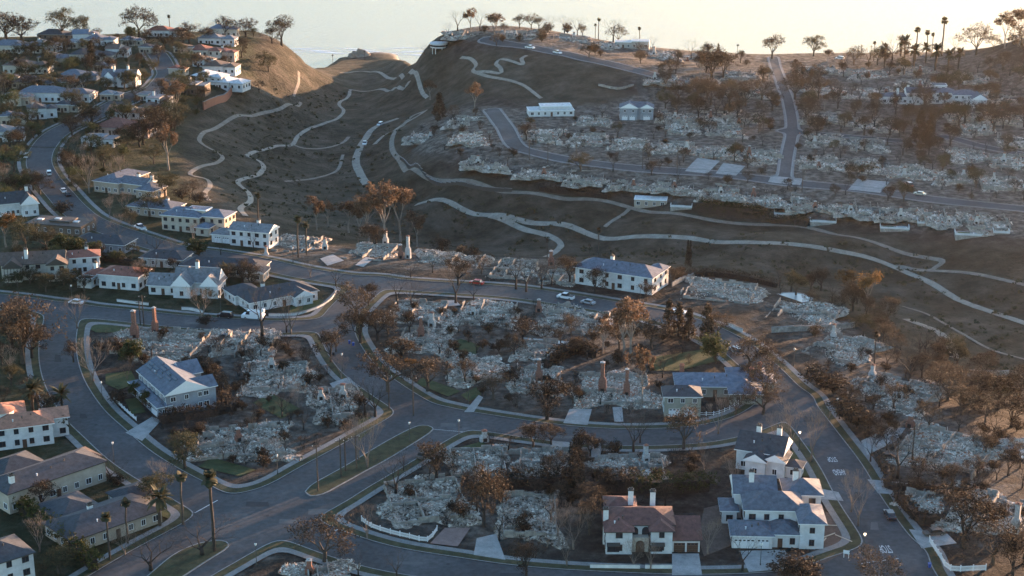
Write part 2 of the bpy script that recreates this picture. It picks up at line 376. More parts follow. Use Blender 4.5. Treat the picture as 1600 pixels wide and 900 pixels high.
FAR_ROADS = {
 'F1': ([(768,172),(788,198),(806,228),(840,240),(900,252),(960,260),(1060,268),(1180,279),(1300,292),(1400,304),(1500,317),(1620,329),(1760,340)], 7.4),
 'F3': ([(760,62),(800,70),(870,82),(930,95),(1000,112),(1060,128)], 8),
 'F2': ([(1208,90),(1213,108),(1222,132),(1232,160),(1238,200),(1230,245),(1225,283)], 4.6),
 'F4': ([(1225,205),(1330,214),(1440,222),(1475,214),(1530,228),(1620,246)], 5.2),
}
wroads = {k: (smooth_line([P(*p) for p in v[0]], 3.0), v[1]) for k, v in {**ROADS, **FAR_ROADS}.items()}
def road_sdf(X, Y, keys, k=1.7):
    acc = np.zeros(X.shape)
    for key in keys:
        pts, w = wroads[key]; acc += np.exp(-np.clip(seg_dist(pts, X, Y)-w/2, -60, 60)/k)
    return -k*np.log(acc+1e-30)
SALL = road_sdf(XX, YY, list(wroads))
def road_near(x, y):
    return float(SALL[int(min(max((y-GY0)/GS+.5, 0), len(gy)-1)), int(min(max((x-GX0)/GS+.5, 0), len(gx)-1))])
def clip_poly(poly, lo, hi):
    """poly: [(x, y, s)] kept where lo <= s <= hi"""
    for sgn, lim in ((1, lo), (-1, -hi)):
        out = []
        for i in range(len(poly)):
            a, b = poly[i], poly[(i+1) % len(poly)]
            sa, sb = sgn*a[2]-lim, sgn*b[2]-lim
            if sa >= 0: out.append(a)
            if (sa >= 0) != (sb >= 0):
                t = sa/(sa-sb); out.append(tuple(a[j]+t*(b[j]-a[j]) for j in range(3)))
        poly = out
        if len(poly) < 3: return []
    return poly
def bands(keys, x0, x1, y0, y1, st, specs):
    """specs: (name, lo, hi, dz, material) -> one mesh each, draped on the terrain"""
    xs = np.arange(x0, x1, st); ys = np.arange(y0, y1, st); X, Y = np.meshgrid(xs, ys)
    S = road_sdf(X, Y, keys); top = max(s[2] for s in specs)
    data = {s[0]: ([], [], {}) for s in specs}
    J, I = np.where(np.minimum.reduce([S[:-1, :-1], S[1:, :-1], S[:-1, 1:], S[1:, 1:]]) < top)
    for j, i in zip(J.tolist(), I.tolist()):
        q = [(xs[i], ys[j], S[j, i]), (xs[i+1], ys[j], S[j, i+1]), (xs[i+1], ys[j+1], S[j+1, i+1]), (xs[i], ys[j+1], S[j+1, i])]
        mn = min(p[2] for p in q); mx = max(p[2] for p in q)
        for nm, lo, hi, dz, _m in specs:
            if mx < lo or mn > hi: continue
            V, Fc, key = data[nm]
            polys = [q] if (mn >= lo and mx <= hi) else [clip_poly([q[0], q[1], q[2]], lo, hi), clip_poly([q[0], q[2], q[3]], lo, hi)]
            for pl in polys:
                if len(pl) < 3: continue
                ids = []
                for (x, y, s) in pl:
                    kk = (round(x*200), round(y*200))
                    if kk not in key: key[kk] = len(V); V.append((x, y, tz(x, y)+dz))
                    if not ids or ids[-1] != key[kk]: ids.append(key[kk])
                if len(set(ids)) >= 3 and len(set(ids)) == len(ids): Fc.append(tuple(ids))
    objs = []
    for nm, lo, hi, dz, m in specs:
        V, Fc, _ = data[nm]; o = mesh_obj(nm, me_from(nm, V, Fc, m)); o['kind'] = 'structure'; objs.append(o)
    return objs
near_keys = ['M', 'N', 'L', 'C', 'A', 'D', 'E', 'B']
bands(near_keys, -300, 330, 284, 690, 1.0, [('road', -99, 0, .07, asphalt), ('kerb', 0, .28, .20, kerbm), ('verge', .28, 2.3, .17, vergem), ('pavement', 2.3, 3.9, .18, concrete)])
bands(['M'], -420, -125, 690, 970, 1.0, [('upper_road', -99, 0, .12, asphalt), ('upper_kerb', 0, .4, .24, kerbm), ('upper_verge', .4, 1.8, .2, vergem), ('upper_pavement', 1.8, 3.2, .22, concrete)])
bands(['F1', 'F2', 'F4', 'F3'], -30, 460, 560, 1010, 1.5, [('mesa_road', -99, 0, .12, asphalt), ('mesa_kerb', 0, .5, .24, kerbm), ('mesa_pavement', .5, 1.3, .2, concrete)])
def strip(name, pts, w, m, dz=.12, kind='structure', step=1.6, jitter=0.0):
    """a draped ribbon along photo points (trail, path, painted line)"""
    ln = smooth_line([P(*p) for p in pts], step); V = []; Fc = []
    for i, (x, y) in enumerate(ln):
        x0, y0 = ln[max(i-1, 0)]; x1, y1 = ln[min(i+1, len(ln)-1)]
        tx, ty = x1-x0, y1-y0; L = math.hypot(tx, ty) or 1; nx_, ny_ = -ty/L, tx/L
        hw = w/2*(1+jitter*rnd.uniform(-1, 1))
        for s in (-1, -.33, .33, 1): V.append((x+nx_*hw*s, y+ny_*hw*s, tz(x+nx_*hw*s, y+ny_*hw*s)+dz*(1 if abs(s) < .5 else .75)))
        if i:
            a = 4*(i-1); Fc += [(a+k, a+k+1, a+5+k, a+4+k) for k in range(3)]
    o = mesh_obj(name, me_from(name, V, Fc, m)); o['kind'] = kind; return o
trailm = ramp_mat('trail_gravel', [(.3,(.17,.14,.108)),(.55,(.25,.21,.168)),(.75,(.33,.285,.235))], .3, bump=.2, second=(2,.15))
dirtm = ramp_mat('trail_dirt', [(.3,(.13,.105,.082)),(.55,(.19,.16,.128)),(.75,(.26,.22,.18))], .3, bump=.2, second=(2,.15))
TRAILS = [
 ([(650,320),(760,336),(870,350),(1000,370),(1100,376),(1200,380),(1300,391),(1400,419),(1500,470),(1600,505),(1700,535)], 2.9, 0),
 ([(765,338),(800,350),(845,365),(875,380),(870,392),(852,402)], 2.6, 0),
 ([(668,172),(640,185),(618,205),(612,228),(622,247),(645,264),(700,283),(760,292),(850,305),(900,312),(985,325),(1080,338),(1200,352),(1280,360),(1340,372),(1400,392),(1440,402),(1472,408),(1462,418),(1448,423),(1400,414)], 2.4, 1),
 ([(1448,423),(1520,428),(1560,436),(1640,455)], 2.0, 1),
 ([(985,325),(970,338),(945,355)], 1.6, 1),
 ([(622,185),(592,196),(574,212),(562,232),(556,252),(562,270),(573,288)], 3.8, 0),
 ([(668,153),(612,123),(570,112),(530,114)], 2.2, 0),
 ([(640,127),(625,138),(600,140),(552,141),(545,150),(530,162),(537,173),(528,185),(507,193),(482,202),(466,213),(457,226),(430,229),(400,237),(385,244)], 2.1, 0),
 ([(457,226),(475,232),(505,232),(532,225),(545,214)], 2.0, 1),
 ([(445,284),(492,279),(525,268),(536,242)], 1.6, 1),
 ([(385,244),(405,252),(412,262),(402,274),(372,284),(388,301),(391,315),(376,326),(384,338)], 2.3, 0),
 ([(470,160),(445,166),(400,180),(338,200),(313,214),(317,226),(345,242),(342,253),(297,271),(324,281),(328,292),(320,303),(327,314)], 2.0, 1),
 ([(459,151),(466,132),(467,112)], 1.4, 1),
 ([(720,90),(735,92),(744,102),(739,111),(760,119),(800,127),(822,136),(846,154)], 2.0, 0),
 ([(742,113),(780,115),(782,107),(775,100),(782,93),(800,96),(817,101),(815,92),(823,87)], 2.2, 0),
 ([(585,226),(625,198),(664,174)], 2.4, 0),
 ([(1415,499),(1462,517),(1484,538),(1492,560)], 3.2, 0),
 ([(1410,479),(1450,492),(1500,520),(1550,547),(1620,567)], 1.2, 1),
]
for pts, w, dm in TRAILS: strip('trail', pts, w, (trailm, dirtm)[dm], .2, jitter=.05)
def patch(name, pts, m, dz=.1, kind='structure', n=3):
    """flat-lying polygon (lawn, drive, patio) traced on the ground and draped"""
    w = [P(*p) for p in pts]; bm = bmesh.new()
    vs = [bm.verts.new((q.x, q.y, 0)) for q in w]; bm.faces.new(vs)
    bmesh.ops.triangulate(bm, faces=bm.faces[:])
    for _ in range(n): 
        es = [e for e in bm.edges if e.calc_length() > 4]
        if not es: break
        bmesh.ops.subdivide_edges(bm, edges=es, cuts=1); bmesh.ops.triangulate(bm, faces=bm.faces[:])
    for v in bm.verts: v.co.z = tz(v.co.x, v.co.y)+dz
    bmesh.ops.recalc_face_normals(bm, faces=bm.faces[:])
    me = bpy.data.meshes.new(name); bm.to_mesh(me); bm.free(); me.materials.append(m)
    o = mesh_obj(name, me); o['kind'] = kind
    if me.polygons and me.polygons[0].normal.z < 0: me.flip_normals()
    return o
# ------------------------------------------------------------------ labels that say which one
LANDMARKS = []     # (px, py, phrase) used to tell look-alikes apart
PENDING = []       # (object, base label, px)
def where(px, py):
    best = min(LANDMARKS, key=lambda q: math.hypot(q[0]-px, (q[1]-py)*1.8))
    dx, dy = px-best[0], (py-best[1])*1.8
    if abs(dx) > abs(dy)*1.1: rel = 'left of' if dx < 0 else 'right of'
    else: rel = 'behind' if dy < 0 else 'in front of'
    return rel+' '+best[2]
def auto(o, phrase, px, py): PENDING.append((o, phrase+' '+where(px, py), px, py))
ORD = ['first','second','third','fourth','fifth','sixth','seventh','eighth','ninth','tenth','eleventh','twelfth','thirteenth','fourteenth','fifteenth','sixteenth','seventeenth','eighteenth','nineteenth','twentieth']
def settle_labels():
    by = {}
    for q in PENDING: by.setdefault(q[1], []).append(q)
    for base, qs in by.items():
        if len(qs) == 1: qs[0][0]['label'] = base; continue
        qs.sort(key=lambda q: q[2])
        for k, q in enumerate(qs):
            q[0]['label'] = base+', '+((ORD[k] if k < len(ORD) else 'number %d' % (k+1))+' from left' if len(qs) > 2 else ('left' if k == 0 else 'right')+' one of two')

# ------------------------------------------------------------------ trees
def leaf_mat(name, stops, transl=.25, clump=.35):
    m = bpy.data.materials.new(name); n, l, b = nodes_of(m)
    g = n.new('ShaderNodeNewGeometry'); oi = n.new('ShaderNodeObjectInfo')
    cr = n.new('ShaderNodeValToRGB'); e = cr.color_ramp.elements
    while len(e) < len(stops): e.new(.5)
    for k, (p, c) in enumerate(stops): e[k].position = p; e[k].color = (*c, 1)
    tc = n.new('ShaderNodeTexCoord'); nz = n.new('ShaderNodeTexNoise'); nz.inputs['Scale'].default_value = .55; nz.inputs['Detail'].default_value = 2
    l.new(tc.outputs['Object'], nz.inputs['Vector'])
    ma = n.new('ShaderNodeMath'); ma.operation = 'MULTIPLY_ADD'; l.new(g.outputs['Random Per Island'], ma.inputs[0]); ma.inputs[1].default_value = .45
    mb_ = n.new('ShaderNodeMath'); mb_.operation = 'MULTIPLY_ADD'; l.new(nz.outputs[0], mb_.inputs[0]); mb_.inputs[1].default_value = .7; mb_.inputs[2].default_value = -.07
    l.new(mb_.outputs[0], ma.inputs[2]); l.new(ma.outputs[0], cr.inputs[0])
    mr = n.new('ShaderNodeMapRange'); mr.inputs['To Min'].default_value = .7; mr.inputs['To Max'].default_value = 1.3; l.new(oi.outputs['Random'], mr.inputs[0])
    mx = n.new('ShaderNodeVectorMath'); mx.operation = 'SCALE'; l.new(cr.outputs[0], mx.inputs[0]); l.new(mr.outputs[0], mx.inputs['Scale'])
    l.new(mx.outputs[0], b.inputs['Base Color']); b.inputs['Roughness'].default_value = .75; b.inputs['Specular IOR Level'].default_value = .2
    t = n.new('ShaderNodeBsdfTranslucent'); l.new(mx.outputs[0], t.inputs[0])
    ms = n.new('ShaderNodeMixShader'); ms.inputs[0].default_value = transl
    l.new(b.outputs[0], ms.inputs[1]); l.new(t.outputs[0], ms.inputs[2]); l.new(ms.outputs[0], n['Material Output'].inputs[0])
    MATS[name] = m; return m
LM = {
 'brown': leaf_mat('scorched_leaves', [(.1,(.018,.014,.010)),(.45,(.040,.030,.021)),(.75,(.066,.049,.034)),(1,(.11,.080,.054))]),
 'dark': leaf_mat('charred_leaves', [(.1,(.012,.010,.008)),(.5,(.028,.021,.014)),(.8,(.055,.036,.022)),(1,(.10,.06,.033))]),
 'green': leaf_mat('green_leaves', [(.1,(.014,.018,.008)),(.5,(.034,.042,.016)),(.8,(.062,.066,.024)),(1,(.10,.095,.035))]),
 'olive': leaf_mat('dull_green_leaves', [(.1,(.016,.018,.010)),(.5,(.036,.037,.019)),(.8,(.066,.058,.030)),(1,(.12,.085,.042))]),
 'euca': leaf_mat('dry_gum_leaves', [(.1,(.032,.021,.014)),(.45,(.078,.050,.033)),(.75,(.13,.088,.058)),(1,(.19,.135,.09))], .35),
 'gold': leaf_mat('gold_leaves', [(.1,(.045,.025,.012)),(.45,(.10,.058,.024)),(.8,(.17,.10,.04)),(1,(.24,.15,.06))], .35),
}
LM['gold_green'] = leaf_mat('yellow_green_hedge_leaves', [(.1,(.022,.026,.008)),(.5,(.060,.064,.018)),(.8,(.11,.105,.028)),(1,(.16,.14,.04))])  # lighter yellow-green leaf tones for the long hedge
bark = {
 'bare': mat('charred_bark', (.028,.023,.020), .9, .4, 3, bump=.3, rand=.3),
 'twig': mat('pale_twigs', (.15,.115,.092), .9, .3, 3, rand=.25),
 'trunk': mat('brown_bark', (.060,.046,.036), .9, .4, 3, bump=.3, rand=.3),
 'pale': mat('pale_gum_bark', (.20,.165,.135), .85, .35, 2, rand=.2),
}
def branches(mb, rng, p, d, L, r, depth, spread=.6, up=.12, nseg=2, sides=4, rmin=.012, tips=None, kids=(2, 3), tipd=1):
    q = Vector(p); dirn = Vector(d).normalized()
    for k in range(nseg):
        nd = (dirn + Vector((rng.uniform(-1, 1), rng.uniform(-1, 1), rng.uniform(-.3, 1)))*.14).normalized()
        e = q + nd*(L/nseg); r1 = max(r*(1-.22), rmin)
        mb.tube(q, e, r, r1, sides if depth > 1 else 3, cap=False); q = e; dirn = nd; r = r1
    if tips is not None and depth <= tipd: tips.append(q.copy())
    if depth <= 0: return
    n = rng.randint(*kids)
    a0 = rng.uniform(0, 2*pi)
    for k in range(n):
        ax = dirn.orthogonal().normalized(); ax.rotate(Matrix.Rotation(a0+k*2*pi/n+rng.uniform(-.4, .4), 3, dirn))
        nd = (dirn*cos(spread*rng.uniform(.6, 1.25)) + ax*sin(spread*rng.uniform(.7, 1.2)) + Vector((0, 0, up))).normalized()
        branches(mb, rng, q, nd, L*rng.uniform(.66, .88), r*rng.uniform(.62, .8), depth-1, spread, up, nseg, sides, rmin, tips, kids, tipd)
def leaf_cloud(rng, centres, n, rad, size, flat=1.0, drop=0.0):
    V = []; Fc = []
    for c in centres:
        rr = rad*rng.uniform(.55, 1.3)
        for _ in range(n):
            v = Vector((rng.gauss(0, 1), rng.gauss(0, 1), rng.gauss(0, 1)*flat))
            v = v/max(v.length, .01)*rr*(rng.random()**.45)
            p = Vector(c)+v; p.z -= drop*rng.random()*rr
            a = Vector((rng.gauss(0, 1), rng.gauss(0, 1), rng.gauss(0, .7))).normalized(); b_ = a.orthogonal().normalized()
            b_.rotate(Matrix.Rotation(rng.uniform(0, pi), 3, a)); s = size*rng.uniform(.6, 1.4)
            o = len(V); V += [p-a*s, p+b_*s*.55, p+a*s, p-b_*s*.55]; Fc.append((o, o+1, o+2, o+3))
    return V, Fc
PROTO = {}     # kind -> list of {part name: mesh}; every prototype stands 10 m tall
def proto_bare(seed, barkm, depth=5, spread=.55, tl=2.6, r=.26, up=.1, n0=3):
    rng = random.Random(seed); tr = MB(); br = MB()
    tr.tube((0, 0, -.3), (rng.uniform(-.2, .2), rng.uniform(-.2, .2), tl), r*1.25, r*.8, 7)
    a0 = rng.uniform(0, 6)
    for k in range(n0):
        a = a0+k*2*pi/n0+rng.uniform(-.3, .3); s = spread*rng.uniform(.8, 1.3)
        branches(br, rng, (0, 0, tl-.15-.25*k), (sin(s)*cos(a), sin(s)*sin(a), cos(s)), 2.3*rng.uniform(.8, 1.15), r*.6, depth-1, spread, up)
    mz = max(v[2] for v in br.v); k = 10/mz
    tr.v = [tuple(c*k for c in v) for v in tr.v]; br.v = [tuple(c*k for c in v) for v in br.v]
    return {'trunk': tr.mesh('trunk', barkm, True), 'branches': br.mesh('branches', barkm)}
def proto_leafy(seed, leafm, barkm, crown=(4.5, 4.0), cz=5.7, clumps=125, per=19, rad=1.1, size=.30, shape='dome', trunk_h=2.4, flat=.8, drop=0, limbs=5):
    rng = random.Random(seed); tr = MB(); cs = []
    tr.tube((0, 0, -.3), (0, 0, trunk_h), .30, .2, 7)
    R0, H0 = crown
    lobes = [(rng.uniform(-.45, .45)*R0, rng.uniform(-.45, .45)*R0, cz+rng.uniform(-.3, .45)*H0, rng.uniform(.5, .85)) for _ in range(7)]
    while len(cs) < clumps:
        if shape == 'cone':
            z = rng.random(); rr = R0*(1-z)**.8*(.35+.65*rng.random()**.5); a = rng.uniform(0, 2*pi)
            cs.append(Vector((rr*cos(a), rr*sin(a), trunk_h*.35+z*(9.6-trunk_h*.35))))
        else:
            lx, ly, lz, lr = rng.choice(lobes)
            v = Vector((rng.gauss(0, 1), rng.gauss(0, 1), rng.gauss(0, 1))).normalized()*(rng.random()**.3)
            p = Vector((lx+v.x*R0*lr, ly+v.y*R0*lr, lz+v.z*H0*lr*.8))
            if p.z < cz-H0*.8: continue
            cs.append(p)
    for c in rng.sample(cs, min(len(cs), limbs*4)):
        m = Vector((c.x*.35, c.y*.35, trunk_h+(c.z-trunk_h)*.45))
        tr.tube((0, 0, trunk_h-.3), m, .14, .08, 4, cap=False); tr.tube(m, c, .08, .03, 4, cap=False)
    V, Fc = leaf_cloud(rng, cs, per, rad, size, flat, drop)
    k = 10/max(v.z for v in V)
    V = [v*k for v in V]; tr.v = [tuple(c*k for c in v) for v in tr.v]
    return {'trunk': tr.mesh('trunk', barkm), 'crown': me_from('crown', V, Fc, leafm)}
def proto_crown(seed, leafm, barkm, per=20, rad=.85, size=.135, spread=.66, tl=1.9, n0=5, depth=3, wide=1.0):
    rng = random.Random(seed); tr = MB(); tips = []
    tr.tube((0, 0, -.3), (rng.uniform(-.15, .15), rng.uniform(-.15, .15), tl), .33, .24, 7)
    for k in range(n0):
        a = k*2*pi/n0+rng.uniform(-.4, .4); s = spread*rng.uniform(.35, 1.45)
        branches(tr, rng, (0, 0, tl-.2), (sin(s)*cos(a), sin(s)*sin(a), cos(s)), 1.9*rng.uniform(.75, 1.2), .15, depth, spread, .05, tips=tips, kids=(2, 3), tipd=2)
    tips = [t for t in tips if rng.random() < .8]
    V, Fc = leaf_cloud(rng, tips, per, rad, size, .75)
    k = 10/max(v.z for v in V)
    V = [Vector((v.x*k*wide, v.y*k*wide, v.z*k)) for v in V]; tr.v = [(v[0]*k*wide, v[1]*k*wide, v[2]*k) for v in tr.v]
    return {'trunk': tr.mesh('trunk', barkm), 'crown': me_from('crown', V, Fc, leafm)}
def proto_gum(seed, leafm, barkm):
    rng = random.Random(seed); tr = MB(); tips = []
    q = Vector((0, 0, -.3))
    for k in range(2):
        e = Vector((rng.uniform(-.3, .3), rng.uniform(-.3, .3), 1.7*(k+1))); tr.tube(q, e, .26-.05*k, .21-.05*k, 6, cap=False); q = e
    for k in range(4):
        a = k*pi/2+rng.uniform(-.4, .4); branches(tr, rng, q, (sin(.45)*cos(a), sin(.45)*sin(a), cos(.45)), 2.0*rng.uniform(.8, 1.2), .14, 3, .5, .25, tips=tips, kids=(2, 2))
    V, Fc = leaf_cloud(rng, tips, 34, .75, .22, .8, .5)
    k = 10/max(v.z for v in V)
    V = [v*k for v in V]; tr.v = [tuple(c*k for c in v) for v in tr.v]
    return {'trunk': tr.mesh('trunk', barkm), 'crown': me_from('crown', V, Fc, leafm)}
def proto_palm(seed, leafm, tall=True):
    rng = random.Random(seed); tr = MB(); cr = MB(); H = 9.0 if tall else 6.2; r = .17 if tall else .3
    q = Vector((0, 0, -.3))
    for k in range(5):
        e = Vector((.05*k*rng.uniform(-1, 1), .05*k*rng.uniform(-1, 1), H*(k+1)/5)); tr.tube(q, e, r*(1.25-.06*k), r*(1.2-.06*k), 7, cap=False); q = e
    nf, L = (34, 1.15) if tall else (40, 3.3)
    for k in range(nf):
        a = rng.uniform(0, 2*pi); el = rng.uniform(-.9, 1.2) if tall else rng.uniform(-.55, 1.25)
        d = Vector((cos(a)*cos(el), sin(a)*cos(el), sin(el))); side = Vector((-sin(a), cos(a), 0)); p = q.copy(); Lk = L*rng.uniform(.8, 1.15)
        pts = []
        for j in range(5):
            pts.append(p.copy()); p = p+d*Lk/4; d = (d+Vector((0, 0, -.20 if tall else -.26))).normalized()
        wds = [.05, .35, .5, .4, .06] if tall else [.06, .42, .5, .36, .04]
        vs = []
        for pt, w in zip(pts, wds): vs += [pt-side*w+Vector((0, 0, -.12*w)), pt, pt+side*w+Vector((0, 0, -.12*w))]
        fs = []
        for j in range(4): fs += [(3*j, 3*j+1, 3*j+4, 3*j+3), (3*j+1, 3*j+2, 3*j+5, 3*j+4)]
        cr.add(vs, fs)
    k = 10/max(v[2] for v in cr.v)
    tr.v = [tuple(c*k for c in v) for v in tr.v]; cr.v = [tuple(c*k for c in v) for v in cr.v]
    return {'trunk': tr.mesh('trunk', bark['trunk'], True), 'crown': cr.mesh('crown', leafm)}
for s in range(4):
    PROTO.setdefault('bare', []).append(proto_bare(10+s, bark['bare'], 5))
    PROTO.setdefault('twig', []).append(proto_bare(20+s, bark['twig'], 6, .42, 2.0, .2, .22, 4))
for s in range(4):
    PROTO.setdefault('wide', []).append(proto_bare(30+s, bark['bare'], 6, .72, 2.2, .3, .02, 4))
    for kd, lm, bk in (('brown', 'brown', 'trunk'), ('dark', 'dark', 'bare'), ('green', 'green', 'trunk'), ('olive', 'olive', 'trunk')):
        PROTO.setdefault(kd, []).append(proto_crown(40+s*7+len(kd), LM[lm], bark[bk], {'brown': 27, 'dark': 28}.get(kd, 38)))
    PROTO.setdefault('euca', []).append(proto_gum(60+s, LM['euca'], bark['pale']))
    PROTO.setdefault('gold', []).append(proto_gum(65+s, LM['gold'], bark['pale']))
    PROTO.setdefault('fan', []).append(proto_palm(70+s, LM['olive'], True))
    PROTO.setdefault('deadfan', []).append(proto_palm(74+s, LM['brown'], True))
    PROTO.setdefault('date', []).append(proto_palm(77+s, LM['olive'], False))
    PROTO.setdefault('cone', []).append(proto_leafy(80+s, LM['brown'], bark['trunk'], (2.3, 4), 5, 95, 17, .8, .28, 'cone', 1.6))
    PROTO.setdefault('darkcone', []).append(proto_leafy(84+s, LM['dark'], bark['trunk'], (2.6, 4), 5, 95, 17, .8, .28, 'cone', 1.6))
    PROTO.setdefault('bush', []).append(proto_leafy(90+s, LM['green'], bark['trunk'], (4.6, 4.4), 5.2, 120, 20, 1.2, .34, 'dome', 1.0))
    PROTO.setdefault('dbush', []).append(proto_leafy(94+s, LM['dark'], bark['bare'], (5.2, 4.2), 5.0, 80, 17, 1.5, .36, 'dome', 1.0))
    PROTO.setdefault('bbush', []).append(proto_leafy(97+s, LM['brown'], bark['bare'], (5.2, 4.2), 5.0, 80, 17, 1.5, .36, 'dome', 1.0))
for s in range(4):
    rng_ = random.Random(500+s); b1 = MB(); b2 = MB()
    for k in range(13):
        a_ = rng_.uniform(0, 6.28); s_ = rng_.uniform(.1, .7); x_, y_ = rng_.gauss(0, 1.2), rng_.gauss(0, 1.2)
        b1.tube((x_, y_, -.2), (x_+.3*cos(a_), y_+.3*sin(a_), 1.3), .16, .11, 5, cap=False)
        branches(b2, rng_, (x_+.3*cos(a_), y_+.3*sin(a_), 1.25), (sin(s_)*cos(a_), sin(s_)*sin(a_), cos(s_)), 2.6*rng_.uniform(.8, 1.2), .12, 3, .55, .1, rmin=.055)
    kk = 10/max(v[2] for v in b2.v); b1.v = [tuple(c*kk for c in v) for v in b1.v]; b2.v = [tuple(c*kk for c in v) for v in b2.v]
    PROTO.setdefault('thicket', []).append({'stems': b1.mesh('stems', bark['bare']), 'branches': b2.mesh('branches', bark['bare'])})
PHRASE = {'thicket': ('burned_shrub', 'burned leafless shrub', 'shrub'), 'bare': ('bare_tree', 'charred leafless tree', 'tree'), 'twig': ('leafless_tree', 'pale leafless tree', 'tree'), 'wide': ('spreading_tree', 'wide-spreading leafless tree', 'tree'),
 'brown': ('scorched_tree', 'scorched brown-leaved tree', 'tree'), 'dark': ('dark_tree', 'dark dense leafy tree', 'tree'), 'green': ('green_tree', 'green leafy tree', 'tree'), 'olive': ('olive_green_tree', 'dull green leafy tree', 'tree'),
 'euca': ('gum_tree', 'tall tan-leaved gum tree', 'tree'), 'gold': ('golden_tree', 'golden-leaved airy tree', 'tree'), 'fan': ('fan_palm', 'slender fan palm', 'palm'), 'deadfan': ('scorched_palm', 'scorched brown fan palm', 'palm'), 'date': ('date_palm', 'bushy feather palm', 'palm'),
 'cone': ('conifer', 'browned cone-shaped conifer', 'tree'), 'darkcone': ('dark_conifer', 'dark cone-shaped conifer', 'tree'), 'bush': ('round_bush', 'rounded green bush', 'bush'), 'dbush': ('charred_shrub', 'charred dark shrub', 'shrub'), 'bbush': ('scorched_shrub', 'scorched brown shrub', 'shrub')}
GROUPS = {'tree': 'trees', 'palm': 'palms', 'bush': 'garden bushes', 'shrub': 'shrubs'}
TREE_AT = []
def tree(kind, px, py, h, w=1.0, label=None, pos=None):
    p = pos if pos is not None else PL(px, py)
    nm, ph, cat = PHRASE[kind]
    pr = PROTO[kind][rnd.randrange(len(PROTO[kind]))]
    t = thing(nm, label or ph, cat, (p.x, p.y, p.z-.05), rnd.uniform(0, 6.28), ph.split(' ')[-1] and GROUPS[cat]+' of the hillside suburb')
    k = h/10; t.scale = (k*w*rnd.uniform(.93, 1.07), k*w*rnd.uniform(.93, 1.07), k)
    for part, me in pr.items(): mesh_obj(part, me, t)
    if label is None: auto(t, ph, px, py)
    TREE_AT.append((p.x, p.y)); return t
# ------------------------------------------------------------------ houses
WALL = {'white': (.54,.53,.515), 'cream': (.40,.37,.32), 'beige': (.40,.34,.27), 'tan': (.33,.27,.21), 'grey': (.24,.25,.27), 'sage': (.25,.245,.20), 'brown': (.14,.10,.075), 'pink': (.46,.33,.27)}
ROOF = {'slate': (.085,.095,.115), 'dark': (.042,.043,.048), 'red': (.17,.065,.045), 'terracotta': (.30,.14,.09), 'rust': (.115,.052,.042), 'brown': (.085,.06,.048), 'grey': (.14,.14,.145), 'pale': (.45,.44,.43), 'blue': (.10,.115,.145)}
def wall_mat(k): return mat('wall_'+k, [c*.92 for c in WALL[k]], .85, .2, .45, bump=.05, bscale=6)
def roof_mat(k):
    nm = 'roof_'+k
    if nm in MATS: return MATS[nm]
    m = mat(nm, ROOF[k], .8, .38, .9, rand=.12)
    n, l = m.node_tree.nodes, m.node_tree.links; b = n['Principled BSDF']
    tc = n.new('ShaderNodeTexCoord'); w = n.new('ShaderNodeTexWave'); w.wave_type = 'BANDS'; w.bands_direction = 'Z'
    w.inputs['Scale'].default_value = 2.2; w.inputs['Distortion'].default_value = .6; w.inputs['Detail'].default_value = 2
    l.new(tc.outputs['Object'], w.inputs['Vector'])
    bp = n.new('ShaderNodeBump'); bp.inputs['Strength'].default_value = .5; bp.inputs['Distance'].default_value = .06
    l.new(w.outputs['Fac'], bp.inputs['Height']); l.new(bp.outputs[0], b.inputs['Normal']); return m
trim_white = mat('trim_white', (.66,.65,.63), .6, .05, 2)
trim_dark = mat('trim_dark', (.05,.045,.04), .6, .1, 2)
glass = mat('window_glass', (.022,.026,.032), .12, .2, .5, spec=.6)
scorch_stone_ = mat('portal_stone', (.34,.30,.25), .9, .25, 2)
door_m = mat('door_wood', (.07,.04,.028), .5, .2, 3)
garage_m = mat('garage_door_white', (.58,.58,.58), .6, .06, 2)
brick_m = mat('chimney_brick', (.22,.095,.065), .9, .3, 4, bump=.3)
stucco_m = mat('chimney_stucco', (.58,.56,.53), .9, .12, 2)
solar_m = mat('solar_glass', (.014,.018,.032), .2, .2, 1, spec=.6)
WIN = {}
def win_mesh(w, h, frame, split=True):
    k = (round(w, 2), round(h, 2), frame.name, split)
    if k not in WIN:
        f = MB(); t = .09
        for c, d in (((-w/2+t/2, 0, 0), (t, .12, h)), ((w/2-t/2, 0, 0), (t, .12, h)), ((0, 0, h/2-t/2), (w-2*t, .12, t)), ((0, 0, -h/2+t/2), (w-2*t, .12, t))): f.box(c, d)
        f.box((0, .01, 0), (.06, .09, h-2*t))
        p = MB(); p.box((0, .045, 0), (w-2*t, .05, h-2*t))
        WIN[k] = (f.mesh('window', frame), p.mesh('pane', glass))
    return WIN[k]
def gd_mesh(w, h, m):
    k = ('gd', round(w, 1), round(h, 1), m.name)
    if k not in WIN:
        g = MB()
        for r in range(4): g.box((0, .02*(r % 2), -h/2+h/8+r*h/4), (w, .08, h/4-.04))
        q = MB(); nn = max(3, int(w/.8)); q.box((0, -.05, h/2-h/8), (w/nn*.62, .03, h/4*.55))
        WIN[k] = (g.mesh('garage_door', m), q.mesh('pane', glass), [-w/2+w*(i+.5)/nn for i in range(nn)])
    return WIN[k]
